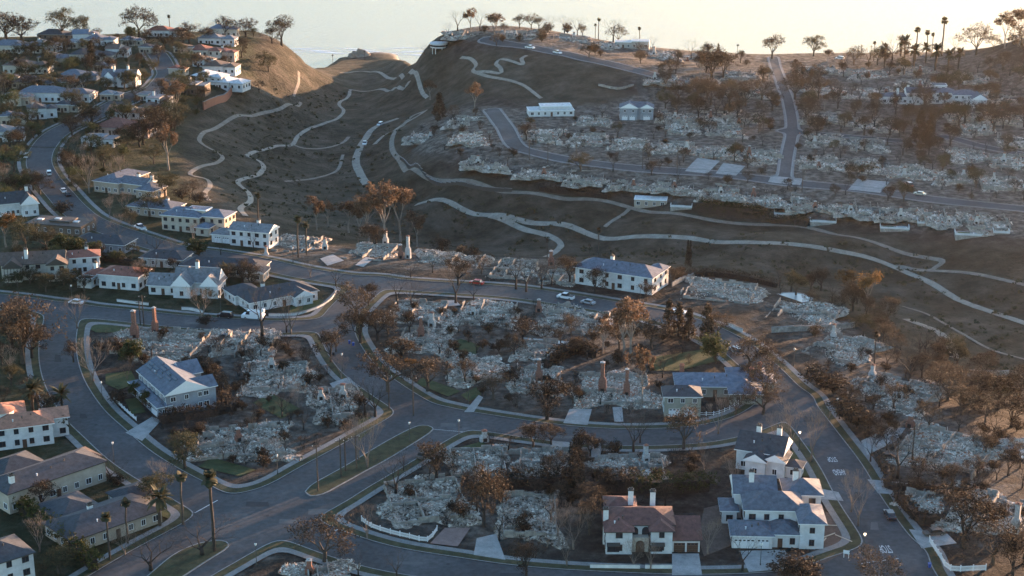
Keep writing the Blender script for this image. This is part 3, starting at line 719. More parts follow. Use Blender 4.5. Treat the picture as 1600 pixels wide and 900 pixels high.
def roof_geo(x, y, w, d, h, kind, pitch, o=.5, th=.2):
    """one roof as a closed solid: slot 0 covering, slot 1 fascia and soffit"""
    mb = MB(); X0, X1, Y0, Y1 = x-o, x+w+o, y-o, y+d+o; za, zb = h-.04, h+th-.04
    if kind == 'F':
        mb.box(((X0+X1)/2, (Y0+Y1)/2, h+.17), (X1-X0-2*o+.3, Y1-Y0-2*o+.3, .34), m=1)
        mb.box(((X0+X1)/2, (Y0+Y1)/2, h+.35), (X1-X0-2*o-.3, Y1-Y0-2*o-.3, .04), m=0); return mb, h+.4
    e = [(X0,Y0,za),(X1,Y0,za),(X1,Y1,za),(X0,Y1,za),(X0,Y0,zb),(X1,Y0,zb),(X1,Y1,zb),(X0,Y1,zb)]
    W, D = X1-X0, Y1-Y0
    if kind == 'H':
        if W >= D: rise = D/2*pitch; r = [(X0+D/2*.96, (Y0+Y1)/2, zb+rise), (X1-D/2*.96, (Y0+Y1)/2, zb+rise)]; top = [(4,5,9,8),(5,6,9),(6,7,8,9),(7,4,8)]
        else: rise = W/2*pitch; r = [((X0+X1)/2, Y0+W/2*.96, zb+rise), ((X0+X1)/2, Y1-W/2*.96, zb+rise)]; top = [(4,5,8),(5,6,9,8),(6,7,9),(7,4,8,9)]
    elif kind == 'G': rise = D/2*pitch; r = [(X0, (Y0+Y1)/2, zb+rise), (X1, (Y0+Y1)/2, zb+rise)]; top = [(4,5,9,8),(6,7,8,9)]
    else: rise = W/2*pitch; r = [((X0+X1)/2, Y0, zb+rise), ((X0+X1)/2, Y1, zb+rise)]; top = [(7,4,8,9),(5,6,9,8)]
    mb.add(e+r, top, 0)
    side = [(0,1,5,4),(1,2,6,5),(2,3,7,6),(3,0,4,7),(3,2,1,0)]
    mb.add(e, side, 1)
    if kind == 'G': mb.add(e+r, [(5,6,9),(7,4,8)], 1)
    if kind == 'g': mb.add(e+r, [(4,5,8),(6,7,9)], 1)
    return mb, zb+rise
def house(label, px, py, rot, wings, wall='white', roof='slate', trim=None, win=None, near=True, chimneys=(), garages=(), doors=((0, .5),), name='house', short=None, storey=2.9, dens=2.9, group=None, panels=(), pos=None):
    """wings: (x, y, w, d, h, roof kind[, pitch[, wall, roof]]) in metres, front is local -y, origin on the ground below the front"""
    p = pos or PL(px, py); t = thing(name, label, 'house', (p.x, p.y, p.z), R(rot), group)
    if short: LANDMARKS.append((px, py, short))
    trim = trim or trim_white; win = win or trim_white
    for wi, wg in enumerate(wings):
        x, y, w, d, h, kd = wg[:6]; pitch = wg[6] if len(wg) > 6 else .42
        wm = wall_mat(wg[7] if len(wg) > 7 else wall); rm = roof_mat(wg[8] if len(wg) > 8 else roof)
        e = .012*wi
        mb = MB(); X0, X1, Y0, Y1 = x+e, x+w-e, y+e, y+d-e; b = [(X0,Y0,-1.2),(X1,Y0,-1.2),(X1,Y1,-1.2),(X0,Y1,-1.2),(X0,Y0,h),(X1,Y0,h),(X1,Y1,h),(X0,Y1,h)]
        mb.add(b, [(0,1,5,4),(1,2,6,5),(2,3,7,6),(3,0,4,7),(4,5,6,7)])
        if kd == 'G': rz = d/2*pitch; mb.add([(X0,Y0,h),(X0,Y1,h),(X0,(Y0+Y1)/2,h+rz),(X1,Y0,h),(X1,Y1,h),(X1,(Y0+Y1)/2,h+rz)], [(0,2,1),(3,4,5)])
        if kd == 'g': rz = w/2*pitch; mb.add([(X0,Y0,h),(X1,Y0,h),((X0+X1)/2,Y0,h+rz),(X0,Y1,h),(X1,Y1,h),((X0+X1)/2,Y1,h+rz)], [(0,1,2),(3,5,4)])
        mb.build('wall', wm, t)
        rg, _top = roof_geo(x, y, w, d, h+.01*wi, kd, pitch, .5 if near else .4)
        rg.build('roof', [rm, trim], t)
        if h < 2.4: continue
        # windows, storey by storey, skipped where another wing stands in front
        for face, L, nx, ny, a in (('f', w, 0, -1, 0), ('r', d, 1, 0, pi/2), ('l', d, -1, 0, -pi/2), ('b', w, 0, 1, pi)):
            if not near and face == 'b': continue
            nwin = int(L/dens)
            for st in range(max(1, int((h+.5)//storey))):
                zc = st*storey+1.55
                if zc+.8 > h: continue
                for i in range(nwin):
                    u = L*(i+.5)/nwin
                    if face == 'f': cx, cy = x+u, y
                    elif face == 'b': cx, cy = x+u, y+d
                    elif face == 'r': cx, cy = x+w, y+u
                    else: cx, cy = x, y+u
                    tx, ty = cx+nx*.4, cy+ny*.4
                    if any(k != wi and q[0]-.3 < tx < q[0]+q[2]+.3 and q[1]-.3 < ty < q[1]+q[3]+.3 and q[4]+.6 > zc-.7 for k, q in enumerate(wings)): continue
                    if st == 0 and any(g[0] == wi and face == g[1] and abs(u-g[2]) < g[3]/2+.8 for g in garages): continue
                    if st == 0 and face == 'f' and any(q[0] == wi and abs(u-w*q[1]) < 1.3 for q in doors): continue
                    ww = (1.5 if (i+wi) % 3 == 0 else 1.15); fm, pm = win_mesh(ww, 1.35 if st else 1.5, win)
                    o = mesh_obj('window', fm, t, (cx+nx*.03, cy+ny*.03, zc), a)
                    mesh_obj('pane', pm, o)
    for wi, fr in doors:
        x, y, w, d, h = wings[wi][:5]
        m = MB(); m.box((0, 0, 1.05), (1.05, .1, 2.1)); o = m.build('door', door_m, t, (x+w*fr, y-.03, .05))
        k = MB(); k.box((.38, -.08, 1.0), (.06, .06, .14)); k.build('handle', trim_dark, o)
    for g in garages:
        wi, face, u, gw = g[:4]; x, y, w, d, h = wings[wi][:5]; gm, pm, xs_ = gd_mesh(gw, 2.15, g[4] if len(g) > 4 else garage_m)
        loc, a = {'f': ((x+u, y-.03, 1.12), 0), 'r': ((x+w+.03, y+u, 1.12), pi/2), 'l': ((x-.03, y+u, 1.12), -pi/2)}[face]
        o = mesh_obj('garage_door', gm, t, loc, a)
        for u_ in xs_: mesh_obj('pane', pm, o, (u_, 0, 0))
    for c in chimneys:
        cx, cy, top = c[:3]; m = MB(); cm = brick_m if len(c) > 3 and c[3] == 'b' else stucco_m
        m.box((0, 0, top/2), (1.1, .9, top)); o = m.build('chimney', cm, t, (cx, cy, 0))
        k = MB(); k.box((0, 0, top+.1), (1.35, 1.15, .2)); k.box((-.25, 0, top+.42), (.34, .34, .45)); k.box((.25, 0, top+.42), (.34, .34, .45)); k.build('cap', trim_dark if cm is stucco_m else brick_m, o)
    if near and wings[0][5] in 'HG':
        x, y, w, d, h = wings[0][:5]; pt_ = wings[0][6] if len(wings[0]) > 6 else .42
        for k in range(3):
            vy = y+d*(.2+.08*k); vz = h+(vy-y+.5)*pt_
            v_ = MB(); v_.tube((0,0,0),(0,0,.7),.13,.13,7); v_.tube((0,0,.7),(0,0,.8),.2,.2,7); v_.build('roof_vent', trim_dark if k else garage_m, t, (x+w*(.34+.16*k), vy, vz-.1))
    for (sx, sy, sz, sw, sdp, tx) in panels:
        m = MB(); m.box((0, 0, 0), (sw, sdp, .06), tilt=(tx, 0)); m.build('solar_panel', solar_m, t, (sx, sy, sz))
    FOOT.append((p, R(rot), wings)); return t
FOOT = []
def in_house(x, y, pad=1.0):
    for p, a, wings in FOOT:
        dx, dy = x-p.x, y-p.y; lx, ly = dx*cos(a)+dy*sin(a), -dx*sin(a)+dy*cos(a)
        if any(w[0]-pad < lx < w[0]+w[2]+pad and w[1]-pad < ly < w[1]+w[3]+pad for w in wings): return True
    return False

house('large white villa with brown clay tile roof and low white front wall', 999, 866, 0,
      [(-7.2,0,5.6,9,5.3,'H'),(-6.6,2.6,14,8.5,5.6,'H'),(2.4,.2,4.6,7,5.3,'H'),(7.0,1.0,6.0,11,2.8,'G',.5),(-6.6,10.5,6.4,6,5.5,'H')], 'white', 'rust', trim_dark, trim_dark,
      garages=((3,'f',1.6,2.4,door_m),(3,'f',4.4,2.4,door_m)), chimneys=((-7.0,5,8.2),(-1.2,11.6,9.6),(3.6,11.4,9.4)), doors=((1,.47),), short='the tile-roofed villa',
      panels=((9.2,9.0,5.15,1.2,3.2,-.46),(10.5,9.0,5.15,1.2,3.2,-.46),(11.8,9.0,5.15,1.2,3.2,-.46)))
_v = bpy.data.objects[[o.name for o in bpy.data.objects if o.get('label', '').startswith('large white villa')][0]]
def arch(t, x, y, z, w, h, m, name='arched_opening'):
    b = MB(); n_ = 9; pts = [(-w/2, 0), (w/2, 0)]+[(w/2*cos(pi*i/n_), h-w/2+w/2*sin(pi*i/n_)) for i in range(n_+1)]
    k = len(pts); b.add([(px_, -.05, pz) for px_, pz in pts]+[(px_, .05, pz) for px_, pz in pts], [tuple(range(k)), tuple(range(2*k-1, k-1, -1))]+[(i, k+i, k+(i+1) % k, (i+1) % k) for i in range(k)])
    return b.build(name, m, t, (x, y, z))
for x_ in (-1.0, 1.5): arch(_v, x_, 2.53, 2.9, 1.7, 2.3, glass, 'arched_window')
m = MB(); m.box((0,0,1.7), (3.6,1.6,3.4)); o_ = m.build('portal', scorch_stone_, _v, (.2, 1.9, 0)); arch(o_, 0, -.84, 0, 1.9, 2.7, door_m, 'portal_door')
for x_ in (-5.6, 3.9): m = MB(); m.box((0,-.6,0), (2.9,1.2,.12), tilt=(.3,0)); m.build('awning', trim_dark, _v, (x_, .0, 2.55))
for x_, y_ in ((-5.6,-.04),(3.6,.16)):
    m = MB(); m.box((0,0,0), (2.6,.1,1.5)); m.build('window_bay', glass, _v, (x_, y_, 1.3))
house('white farmhouse with blue-grey hipped roofs and wide white garage', 1215, 858, -3,
      [(-9.8,0,8.6,7,3.0,'H',.4),(-1.2,.8,5.8,7,3.1,'H',.4),(4.6,.3,5.2,9,6.0,'H',.5),(-6.6,6.4,12.5,9,6.0,'H',.5),(-8.2,14.5,9,9,6.0,'G',.5),(3.0,15.0,8,8,5.8,'H',.5),(-11.2,11.5,3.4,6,3.2,'H',.35)], 'white', 'slate', trim_white, trim_dark,
      garages=((0,'f',2.6,4.4),(0,'f',6.6,2.6)), chimneys=((-4.4,17.5,10.2),(5.6,19.5,9.8)), doors=((1,.3),), short='the white farmhouse')
house('white gabled house with dark grey roof behind the white farmhouse', 1180, 745, -22,
      [(-5.5,3,11,9,5.0,'G',.62),(-2.6,0,4.8,6,4.0,'g',.6),(2.0,1.0,4.6,6,4.2,'g',.6),(6.6,2.4,3.6,3.8,2.8,'H',.5)], 'white', 'dark', chimneys=((-1.5,8.5,9.6),(3.2,9.6,9.4)), short='the white gabled house')
house('grey shingled single-storey house with hipped roof and rear wing', 1122, 624, -2,
      [(-11,1.5,20.5,9.5,3.0,'H',.4),(2.8,-3.6,8.4,8,3.0,'H',.4),(3.5,10,10,5.5,3.0,'H',.4),(10,5.5,5.5,6,2.9,'H',.4)], 'sage', 'blue', chimneys=((9.5,8,5.8,'b'),(12.2,13,5.4,'b'),(-9,11.5,5.2,'b')), short='the grey single-storey house')
house('sage two-storey garage block with two white garage doors', 1066, 651, -1,
      [(-4.7,0,9.4,6.6,5.5,'H',.5)], 'sage', 'dark', garages=((0,'f',2.6,2.9),(0,'f',6.6,2.9)), doors=(), short='the sage garage block')
house('long white two-storey house with blue-grey hipped roof on the canyon rim', 958, 452, -27,
      [(-13.5,0,27,9.5,5.6,'H',.5),(8.5,9,5,5,5.6,'H',.5)], 'white', 'blue', None, trim_dark, chimneys=((-3,6,9.2),), short='the long white two-storey house', dens=4.2)
house('grey shingle two-storey house with white trim and dark solar panels on its roof', 226, 634, -58,
      [(-10.5,2.4,21,11,5.9,'G',.5),(-11,0,21.5,3.4,3.0,'H',.4),(-9,11.5,8,5,5.8,'g',.55),(4,10.5,6.5,5.5,5.8,'g',.55)], 'grey', 'blue', doors=((1,.45),), garages=((1,'f',18.6,4.2),),
      panels=tuple((x, 4.6+.95*k, 7.58+.475*k, 3.6, .8, R(26.5)) for k, xs in enumerate(((-8,-4,0),(-9,-5,4),(-2,2.5,6),(-6,-1.5))) for x in xs), short='the grey solar-roofed house')
house('low ranch house with broad dark hipped roof beside tall palms', 192, 838, 44,
      [(-12,0,22,12,3.1,'H',.36),(-9,10,10,11,3.1,'H',.36),(6,9,8,7,3.0,'H',.36)], 'tan', 'dark', trim_dark, chimneys=((-3,8,5.8),), short='the dark-roofed ranch house')
house('tan two-storey house with long dark roof and white chimney', 96, 776, 46,
      [(-13,0,25,10,5.0,'H',.4),(-10,8,12,11,4.8,'H',.4),(7,7,8,7,3.2,'H',.45,'tan','brown')], 'beige', 'dark', trim_dark, chimneys=((-10.5,2.5,8.0),), short='the tan two-storey house')
hp = house('white villa with pink clay tile roof and round drum tower', 46, 698, 20,
      [(-8,0,14,9,5.4,'H',.4),(-12,6,12,12,5.2,'H',.4),(4,4,6,7,5.0,'G',.4)], 'white', 'terracotta', None, trim_dark, short='the pink-roofed villa')
m = MB(); m.tube((0,0,0),(0,0,7.6),2.9,2.9,20); m.build('drum_wall', wall_mat('white'), hp, (-5.5, 8, 0))
m = MB(); m.tube((0,0,7.6),(0,0,8.9),3.3,.1,20); m.build('drum_roof', roof_mat('terracotta'), hp, (-5.5, 8, 0))
house('white two-storey house with dark roof cut by the picture corner', 12, 914, 40, [(-8,0,14,10,5.4,'H',.4),(-9,8,8,8,5.3,'H',.4)], 'white', 'dark', trim_dark, trim_dark, short='the corner white house')
house('white cottage with steep grey gables and dormers', 288, 466, -7,
      [(-12.5,2.5,9.5,7,3.0,'G',.8),(-3.6,0,5.6,9,4.0,'g',1.1),(5.6,.8,5.2,9,4.0,'g',1.1),(-4,3.4,14,7,4.2,'G',.95)], 'white', 'grey', None, trim_dark, chimneys=((2.6,7,10.2),), short='the white steep-gabled cottage')
house('low dark-roofed corner house with white gable and curved lawn', 447, 478, 33,
      [(-12,0,23,11,3.1,'H',.42),(2,-2.8,6,7,3.1,'g',.5),(-13,9,9,9,3.1,'H',.42)], 'white', 'dark', chimneys=((-4,8,6),), short='the dark-roofed corner house')
house('white Spanish house with red tile roof and arched windows', 186, 452, -14,
      [(-7,0,14,9,4.6,'H',.36),(-13,2,7,7,3.4,'H',.36),(-14,-1.5,5,5,2.9,'F')], 'white', 'red', None, trim_dark, chimneys=((-11,6,6.4),), short='the red-roofed Spanish house')
house('white box-shaped two-storey house with red tile roof', 128, 428, 14, [(-7,0,13,8,5.6,'H',.34)], 'white', 'red', None, trim_dark, chimneys=((2,5,8),), short='the box-shaped red-roofed house')
ht = house('half-timbered Tudor house with brown roofs and white chimney', 52, 440, 10,
      [(-10,2,20,9,5.4,'G',.6),(-9,0,5.5,6,5.0,'g',.75),(5,-1,6,7,5.6,'g',.6)], 'cream', 'brown', trim_dark, trim_dark, chimneys=((-2,4,10),), short='the half-timbered house')
for k in range(6):
    m = MB(); m.box((0,0,0), (.18,.08,4.6)); m.build('timber', trim_dark, ht, (-8.8+k*1.02, -.045, 2.6))
for k in range(3):
    m = MB(); m.box((0,0,0), (5.4,.07,.18)); m.build('timber', trim_dark, ht, (-6.25, -.05, .9+k*1.9))
house('beige two-storey house with blue-grey roof and flat roof deck', 300, 364, -17,
      [(-12,0,15,11,5.9,'H',.36),(2,2.5,10,9,5.9,'H',.36),(3,-2.5,5,5.4,3,'H',.4),(-4,4,8,5,7.4,'F')], 'beige', 'blue', None, trim_dark, short='the beige two-storey house')
house('white two-storey house with grey roof and low garage wing', 372, 384, -17,
      [(-3,0,15,8,5.6,'G',.45),(-11,1.5,8.4,7,3.0,'H',.4)], 'white', 'grey', None, trim_dark, garages=((1,'f',2.4,2.4),(1,'f',5.6,2.4)), chimneys=((6,5,8.6),), short='the garage-wing house', doors=((0,.3),))
house('large grey-roofed house with rear courtyard and skylights', 186, 304, -24, [(-12,0,12,20,4.4,'H',.36),(-1,2,12,8,4.2,'G',.45),(9,-1,8,9,3.2,'H',.5)], 'tan', 'slate', chimneys=((12,6,7.6),(4,8,7)), short='the large grey-roofed house')
house('low slate-roofed house beside the beige two-storey house', 232, 338, -20, [(-9,0,19,10,3.3,'H',.4)], 'tan', 'slate', chimneys=((5,6,6),), short='the low slate-roofed house')
house('white gabled house with steep dark roof by the winding street', 26, 338, 24, [(-8,1,14,8,4.8,'G',.8),(2,-2,6,8,4.6,'g',.95)], 'white', 'dark', chimneys=((5,5,10),), short='the steep dark-gabled house')
hb = house('brown flat-roofed modern house with white skylights', 84, 366, -14, [(-11,0,22,11,3.2,'F'),(-3,3,8,6,3.9,'F')], 'brown', 'brown', trim_dark, short='the brown flat-roofed house')
for k in range(3): m = MB(); m.box((0,0,4.35 if k == 1 else 3.68), (2.2,1.6,.5)); m.build('skylight', stucco_m, hb, (-8+k*7.2, 5.5, 0))
house('low dark hipped house behind the hedge', 158, 394, -15, [(-11,0,20,9,3.1,'H',.4)], 'grey', 'dark', short='the low dark hipped house')
house('long low house with dark roof beside the street trees', 345, 432, -10, [(-14,0,28,9,3.1,'H',.4),(9,-4,7,6,3.0,'g',.5)], 'tan', 'dark', short='the long low dark house')
house('dark-roofed bungalow behind the Spanish house', 255, 418, -12, [(-8,0,15,8,3.0,'H',.45)], 'cream', 'dark', short='the dark-roofed bungalow')
# far left slope: (px, py, rot, w, d, h, kind, wall, roof, label, short)
far_trim = mat('far_trim', (.26,.25,.235), .8, .1, 2)
FARH = [
 (25,84,-5,24,9,5.2,'H','cream','slate','long cream house with slate roof on the upper slope','the long cream house'),
 (68,82,-8,13,8,5.2,'H','white','grey','white house with grey roof beside the long cream house','the white grey-roofed house'),
 (40,116,-4,20,9,5.2,'H','cream','brown','cream house with brown roof and front chimney','the cream brown-roofed house'),
 (82,98,-8,14,9,3.2,'H','tan','slate','low tan house with slate roof','the low tan house'),
 (92,62,-6,22,9,3.4,'H','brown','dark','dark low house at the bluff top','the dark bluff-top house'),
 (134,66,10,12,8,5.4,'G','white','blue','blue-roofed white house near the sea','the blue-roofed house'),
 (155,72,-6,14,8,4.6,'H','white','slate','white slate-roofed house under bluff trees','the bluff-tree house'),
 (142,96,-5,20,9,4.2,'H','cream','dark','cream house with broad dark roof behind conifer','the broad dark-roofed house'),
 (182,90,-4,10,8,5.4,'G','white','brown','small white two-storey house with brown roof','the small white two-storey house'),
 (55,139,-5,20,9,3.6,'H','tan','dark','tan low house with dark roof and white skylight','the tan skylit house'),
 (122,126,-4,16,8,3.2,'H','grey','slate','grey low house with slate roof','the grey slate-roofed house'),
 (84,160,-4,29,9,5.2,'H','white','slate','long white two-storey house with slate roof on the slope','the long white slope house'),
 (130,156,-4,8,7,3.4,'H','white','grey','small white annexe beside the long white house','the white annexe'),
 (68,186,18,11,8,5.6,'H','white','dark','white two-storey house with dark roof above the curved drive','the curved-drive house'),
 (12,222,12,12,9,5.2,'H','white','grey','white house with grey roof at the left margin','the left-margin white house'),
 (258,58,-4,18,8,4.4,'H','white','red','white house with pink roof among bluff trees','the pink-roofed bluff house'),
 (348,58,-6,14,8,5.6,'H','cream','blue','cream blue-roofed house under bluff-top trees','the blue-roofed bluff house'),
 (338,70,-6,18,8,4.2,'H','white','grey','white terraced house with pale roof','the pale terraced house'),
 (318,88,-8,16,9,3.8,'H','cream','red','cream house with faded red roof','the faded red-roofed house'),
 (352,94,-8,9,8,5.2,'H','pink','red','pink house with red roof at the slope edge','the pink slope-edge house'),
 (316,105,-8,9,8,4.6,'H','white','brown','small white house with brown roof','the small brown-roofed house'),
 (342,116,-8,15,10,4.8,'H','white','brown','white house with dark hipped roof and white terrace','the white terrace house'),
 (322,130,-16,14,10,4.0,'H','white','pale','bright white pale-roofed house above the brick wall','the bright white house'),
 (350,140,-16,17,10,4.2,'H','white','pale','wide white-roofed house next to the brick wall','the wide white-roofed house'),
 (302,148,-10,10,8,5.6,'F','brown','grey','brown modern house with balconies','the brown balcony house'),
 (246,172,-6,9,8,6.4,'F','white','grey','tall white stucco house below the curve','the tall white stucco house'),
 (228,158,-6,8,7,3.4,'F','cream','grey','small cream flat-roofed house','the small cream flat house'),
 (196,186,-10,15,8,3.8,'G','white','terracotta','white house with salmon tile roof','the salmon-roofed house'),
 (232,178,-10,8,8,3.6,'H','tan','brown','tan brown-roofed garage beside the salmon-roofed house','the tan garage'),
 (188,212,-14,22,12,3.8,'H','pink','red','pink house with dull red tile roofs','the pink tile-roofed house'),
 (152,230,-8,12,8,4.2,'F','white','grey','white flat-roofed house behind pale bare tree','the white flat-roofed house'),
]
for (px, py, rt, w, d, h, kd, wl_, rf, lab, sh) in FARH:
    w *= 1.22; d *= 1.25; h *= .88
    wings = [(-w/2,0,w*.62,d,h,kd,.42),(w*.12-.2,1.2,w*.38,d*.8,h-.5,'H' if kd == 'G' else kd,.42)]
    house(lab, px, py, rt, wings, wl_, rf, win=trim_dark, near=False, short=sh, trim=far_trim, chimneys=((-w*.3, d*.6, h+2.6),) if h > 4 else (), group='houses on the left slope')
for k, (px, py, rt, w, d, h, wl_, rf) in enumerate(((104,140,-6,14,8,3.6,'tan','brown'),(28,166,6,14,8,4.6,'beige','grey'),(118,76,-5,12,7,3.6,'tan','grey'),(206,72,-5,13,7,3.6,'beige','slate'),(232,84,-6,11,7,3.8,'tan','dark'),(10,134,4,12,8,4.4,'beige','brown'),(160,112,-4,10,7,3.4,'tan','slate'),(276,118,-10,9,7,3.6,'beige','red'),(286,84,-8,11,7,3.8,'tan','brown'),(20,196,8,11,8,4.4,'beige','slate'),(172,158,-4,10,7,3.4,'tan','grey'),(104,176,-6,11,7,3.8,'beige','dark'))):
    o = house('x', px, py, rt, [(-w/2,0,w*.62,d,h,'H',.42),(w*.12-.2,1.2,w*.38,d*.8,h-.5,'H',.42)], wl_, rf, None, trim_dark, near=False, group='houses on the left slope')
    auto(o, '%s house with %s roof' % (wl_, {'slate': 'slate-grey', 'dark': 'dark'}.get(rf, rf)), px, py)
house('white gothic-windowed house with steep twin gables', 184, 136, -6, [(-9,2,18,8,4.6,'G',.8),(-7,0,5,6,4.6,'g',1.0),(0,-.5,5,6,4.6,'g',1.0)], 'white', 'slate', near=False, chimneys=((-3,5,10),(4,6,10)), short='the white twin-gabled house', group='houses on the left slope')
# the right mesa's survivors
house('white modern house with floating slab roofs standing alone', 862, 182, 6, [(-11,0,22,10,2.7,'F'),(-5,2,15,8,4.3,'F')], 'white', 'pale', near=False, short='the white slab-roofed house')
house('grey two-storey house with white trim and three garage doors', 994, 188, -5, [(-8,1,16,9,5.8,'H',.45),(-7.5,0,8,8,5.8,'g',.5),(2,.4,6,8,5.8,'g',.5)], 'grey', 'slate', near=False, garages=((1,'f',2,2.6),(1,'f',5.6,2.6),(2,'f',3,3.2)), short='the grey three-garage house')
house('sprawling white house with stepped slate roofs on the upper mesa', 1450, 166, -5, [(-22,4,13,9,3.4,'H',.3),(-10,3,11,9,5.6,'G',.45),(0,5,14,10,5.6,'H',.4),(12,1,12,9,5.4,'H',.4),(20,-5,7,9,4.6,'g',.6),(3,9,7,6,8.4,'F')], 'white', 'slate', near=False, chimneys=((-14,7,7.5),(-9,8,9)), short='the sprawling white house')
house('low flat-roofed pavilion with open front on the canyon rim', 1016, 324, -9, [(-6.5,0,13,6,2.9,'F')], 'tan', 'pale', near=False, short='the flat-roofed pavilion', doors=())
house('white flat-roofed house at the bluff edge with pink wall', 986, 76, -8, [(-9,0,9,7,3.4,'F'),(0,1,10,7,3.8,'F')], 'cream', 'pale', near=False, short='the bluff-edge flat house')
p = P(686, 78); hr = thing('round_house', 'round white cantilevered house on stilts at the bluff slope', 'house', p, 0); LANDMARKS.append((686, 78, 'the round white house'))
m = MB(); m.tube((0,0,1.6),(0,0,4.0),5.0,5.3,24); m.build('wall', wall_mat('white'), hr)
m = MB(); m.tube((0,0,4.0),(0,0,4.3),5.6,5.4,24); m.build('roof', roof_mat('pale'), hr)
m = MB(); m.tube((0,0,2.4),(0,0,3.4),5.24,5.34,24, cap=False); m.build('window', glass, hr)
for k in range(6): m = MB(); a = k*pi/3; m.tube((3.8*cos(a),3.8*sin(a),-3),(3.8*cos(a),3.8*sin(a),1.7),.2,.2,6); m.build('stilt', trim_white, hr)
# ------------------------------------------------------------------ burned-out lots
debris_m = ramp_mat('burned_debris', [(0,(.018,.014,.011)),(.18,(.050,.041,.034)),(.34,(.14,.12,.10)),(.52,(.29,.255,.215)),(.72,(.47,.425,.37)),(.95,(.68,.625,.56)),(1,(.28,.13,.08))], src='island', bump=0)
_n, _l = debris_m.node_tree.nodes, debris_m.node_tree.links
_cr = [q for q in _n if q.type == 'VALTORGB'][0]; _g = [q for q in _n if q.type == 'NEW_GEOMETRY'][0]; _tc = [q for q in _n if q.type == 'TEX_COORD'][0]
_nz = _n.new('ShaderNodeTexNoise'); _nz.inputs['Scale'].default_value = .28; _nz.inputs['Detail'].default_value = 4; _l.new(_tc.outputs['Object'], _nz.inputs['Vector'])
_a = _n.new('ShaderNodeMath'); _a.operation = 'MULTIPLY_ADD'; _l.new(_nz.outputs[0], _a.inputs[0]); _a.inputs[1].default_value = 2.2; _oi = _n.new('ShaderNodeObjectInfo'); _m = _n.new('ShaderNodeMath'); _m.operation = 'MULTIPLY_ADD'; _l.new(_oi.outputs['Random'], _m.inputs[0]); _m.inputs[1].default_value = .26; _m.inputs[2].default_value = -.93; _l.new(_m.outputs[0], _a.inputs[2])
_b = _n.new('ShaderNodeMath'); _b.operation = 'MULTIPLY_ADD'; _l.new(_g.outputs['Random Per Island'], _b.inputs[0]); _b.inputs[1].default_value = .62; _l.new(_a.outputs[0], _b.inputs[2]); _l.new(_b.outputs[0], _cr.inputs[0])
ash_m = ramp_mat('ash_bed', [(.26,(.026,.021,.017)),(.36,(.09,.077,.064)),(.46,(.21,.185,.157)),(.60,(.36,.322,.278)),(.74,(.52,.475,.42))], .33, bump=.9, bscale=3, second=(3.5,.35))
for _q in (debris_m, ash_m):
    for _e2 in [q for q in _q.node_tree.nodes if q.type == 'VALTORGB'][0].color_ramp.elements:
        c_ = _e2.color; _e2.color = (c_[0]*1.05, c_[1]*.985, c_[2]*.92, 1)
remnant_m = ramp_mat('remnant_wall', [(.3,(.13,.112,.096)),(.55,(.27,.242,.21)),(.75,(.42,.385,.345))], .7, bump=.2)
scorch_brick = mat('scorched_brick', (.20,.095,.068), .9, .4, 2.5, bump=.4)
scorch_stone = mat('scorched_stone', (.40,.37,.34), .9, .35, 2.0, bump=.4)
def debris_mesh(rng, w, d, n, smin=.25, smax=1.2, amp=.9):
    mb = MB(); ph = [(rng.uniform(.12, .4), rng.uniform(.12, .4), rng.uniform(0, 6)) for _ in range(5)]
    def hz(x, y):
        e = max(abs(x)/(w/2), abs(y)/(d/2)); s = sum(sin(a*x*2+b*y*2+c) for a, b, c in ph)/5
        return max(0, amp*(.35+.75*s)*min(1, (1-e)*4+.1))
    bed = MB(); N = 22
    g = [[None]*(N+1) for _ in range(N+1)]; vs = []
    for j in range(N+1):
        for i in range(N+1):
            x, y = (i/N-.5)*w, (j/N-.5)*d
            edge = i in (0, N) or j in (0, N)
            jx, jy = (rng.uniform(-.5, .5)*w/N, rng.uniform(-.5, .5)*d/N)
            z = -.6 if edge else hz(x, y)*.7+rng.uniform(0, .16)+.05
            k = .88+.15*sin(3*math.atan2(y/d, x/w)+ph[2][2])+.08*sin(7*math.atan2(y/d, x/w)+ph[3][2])
            g[j][i] = len(vs); vs.append(((x+jx)*k, (y+jy)*k, z))
    bed.add(vs, [(g[j][i], g[j][i+1], g[j+1][i+1], g[j+1][i]) for j in range(N) for i in range(N)])
    for _ in range(n):
        x = (rng.random()-.5)*w*.98; y = (rng.random()-.5)*d*.98
        ang = math.atan2(y/d, x/w)
        if max(abs(x)/(w/2), abs(y)/(d/2)) > .80+.17*sin(3*ang+ph[2][2])+.10*sin(7*ang+ph[3][2]): continue
        z = hz(x, y)*.75+rng.uniform(.02, .22); s = smin+(smax-smin)*rng.random()**2.2; t = rng.random()
        tl = (rng.gauss(0, .22), rng.gauss(0, .22)); rz = rng.choice((0, pi/2))+rng.gauss(0, .5)
        if t < .62:
            M = Matrix.Rotation(rz, 3, 'Z') @ Matrix.Rotation(tl[0]*1.6, 3, 'X') @ Matrix.Rotation(tl[1]*1.6, 3, 'Y'); u = s*rng.uniform(.35, .9)
            mb.add([M @ Vector(q)+Vector((x, y, z+.05)) for q in ((-s/2, -u/2, 0), (s/2, -u/2*rng.uniform(.4, 1), .04), (s/2*rng.uniform(.5, 1), u/2, 0), (-s/2, u/2, .03))], [(0, 1, 2, 3)])
        elif t < .76: mb.box((x, y, z), (s*2.0, .1, .09), rz, tilt=(tl[0], tl[1]*.6))
        elif t < .79: mb.box((x, y, z+s*.4), (.09, .09, s*1.8), rz, tilt=(tl[0]*.5, tl[1]*.5))
        else: mb.box((x, y, z), (s*.6, s*.5, s*.45), rz, tilt=tl)
    return bed, mb
FAR_DEBRIS = []
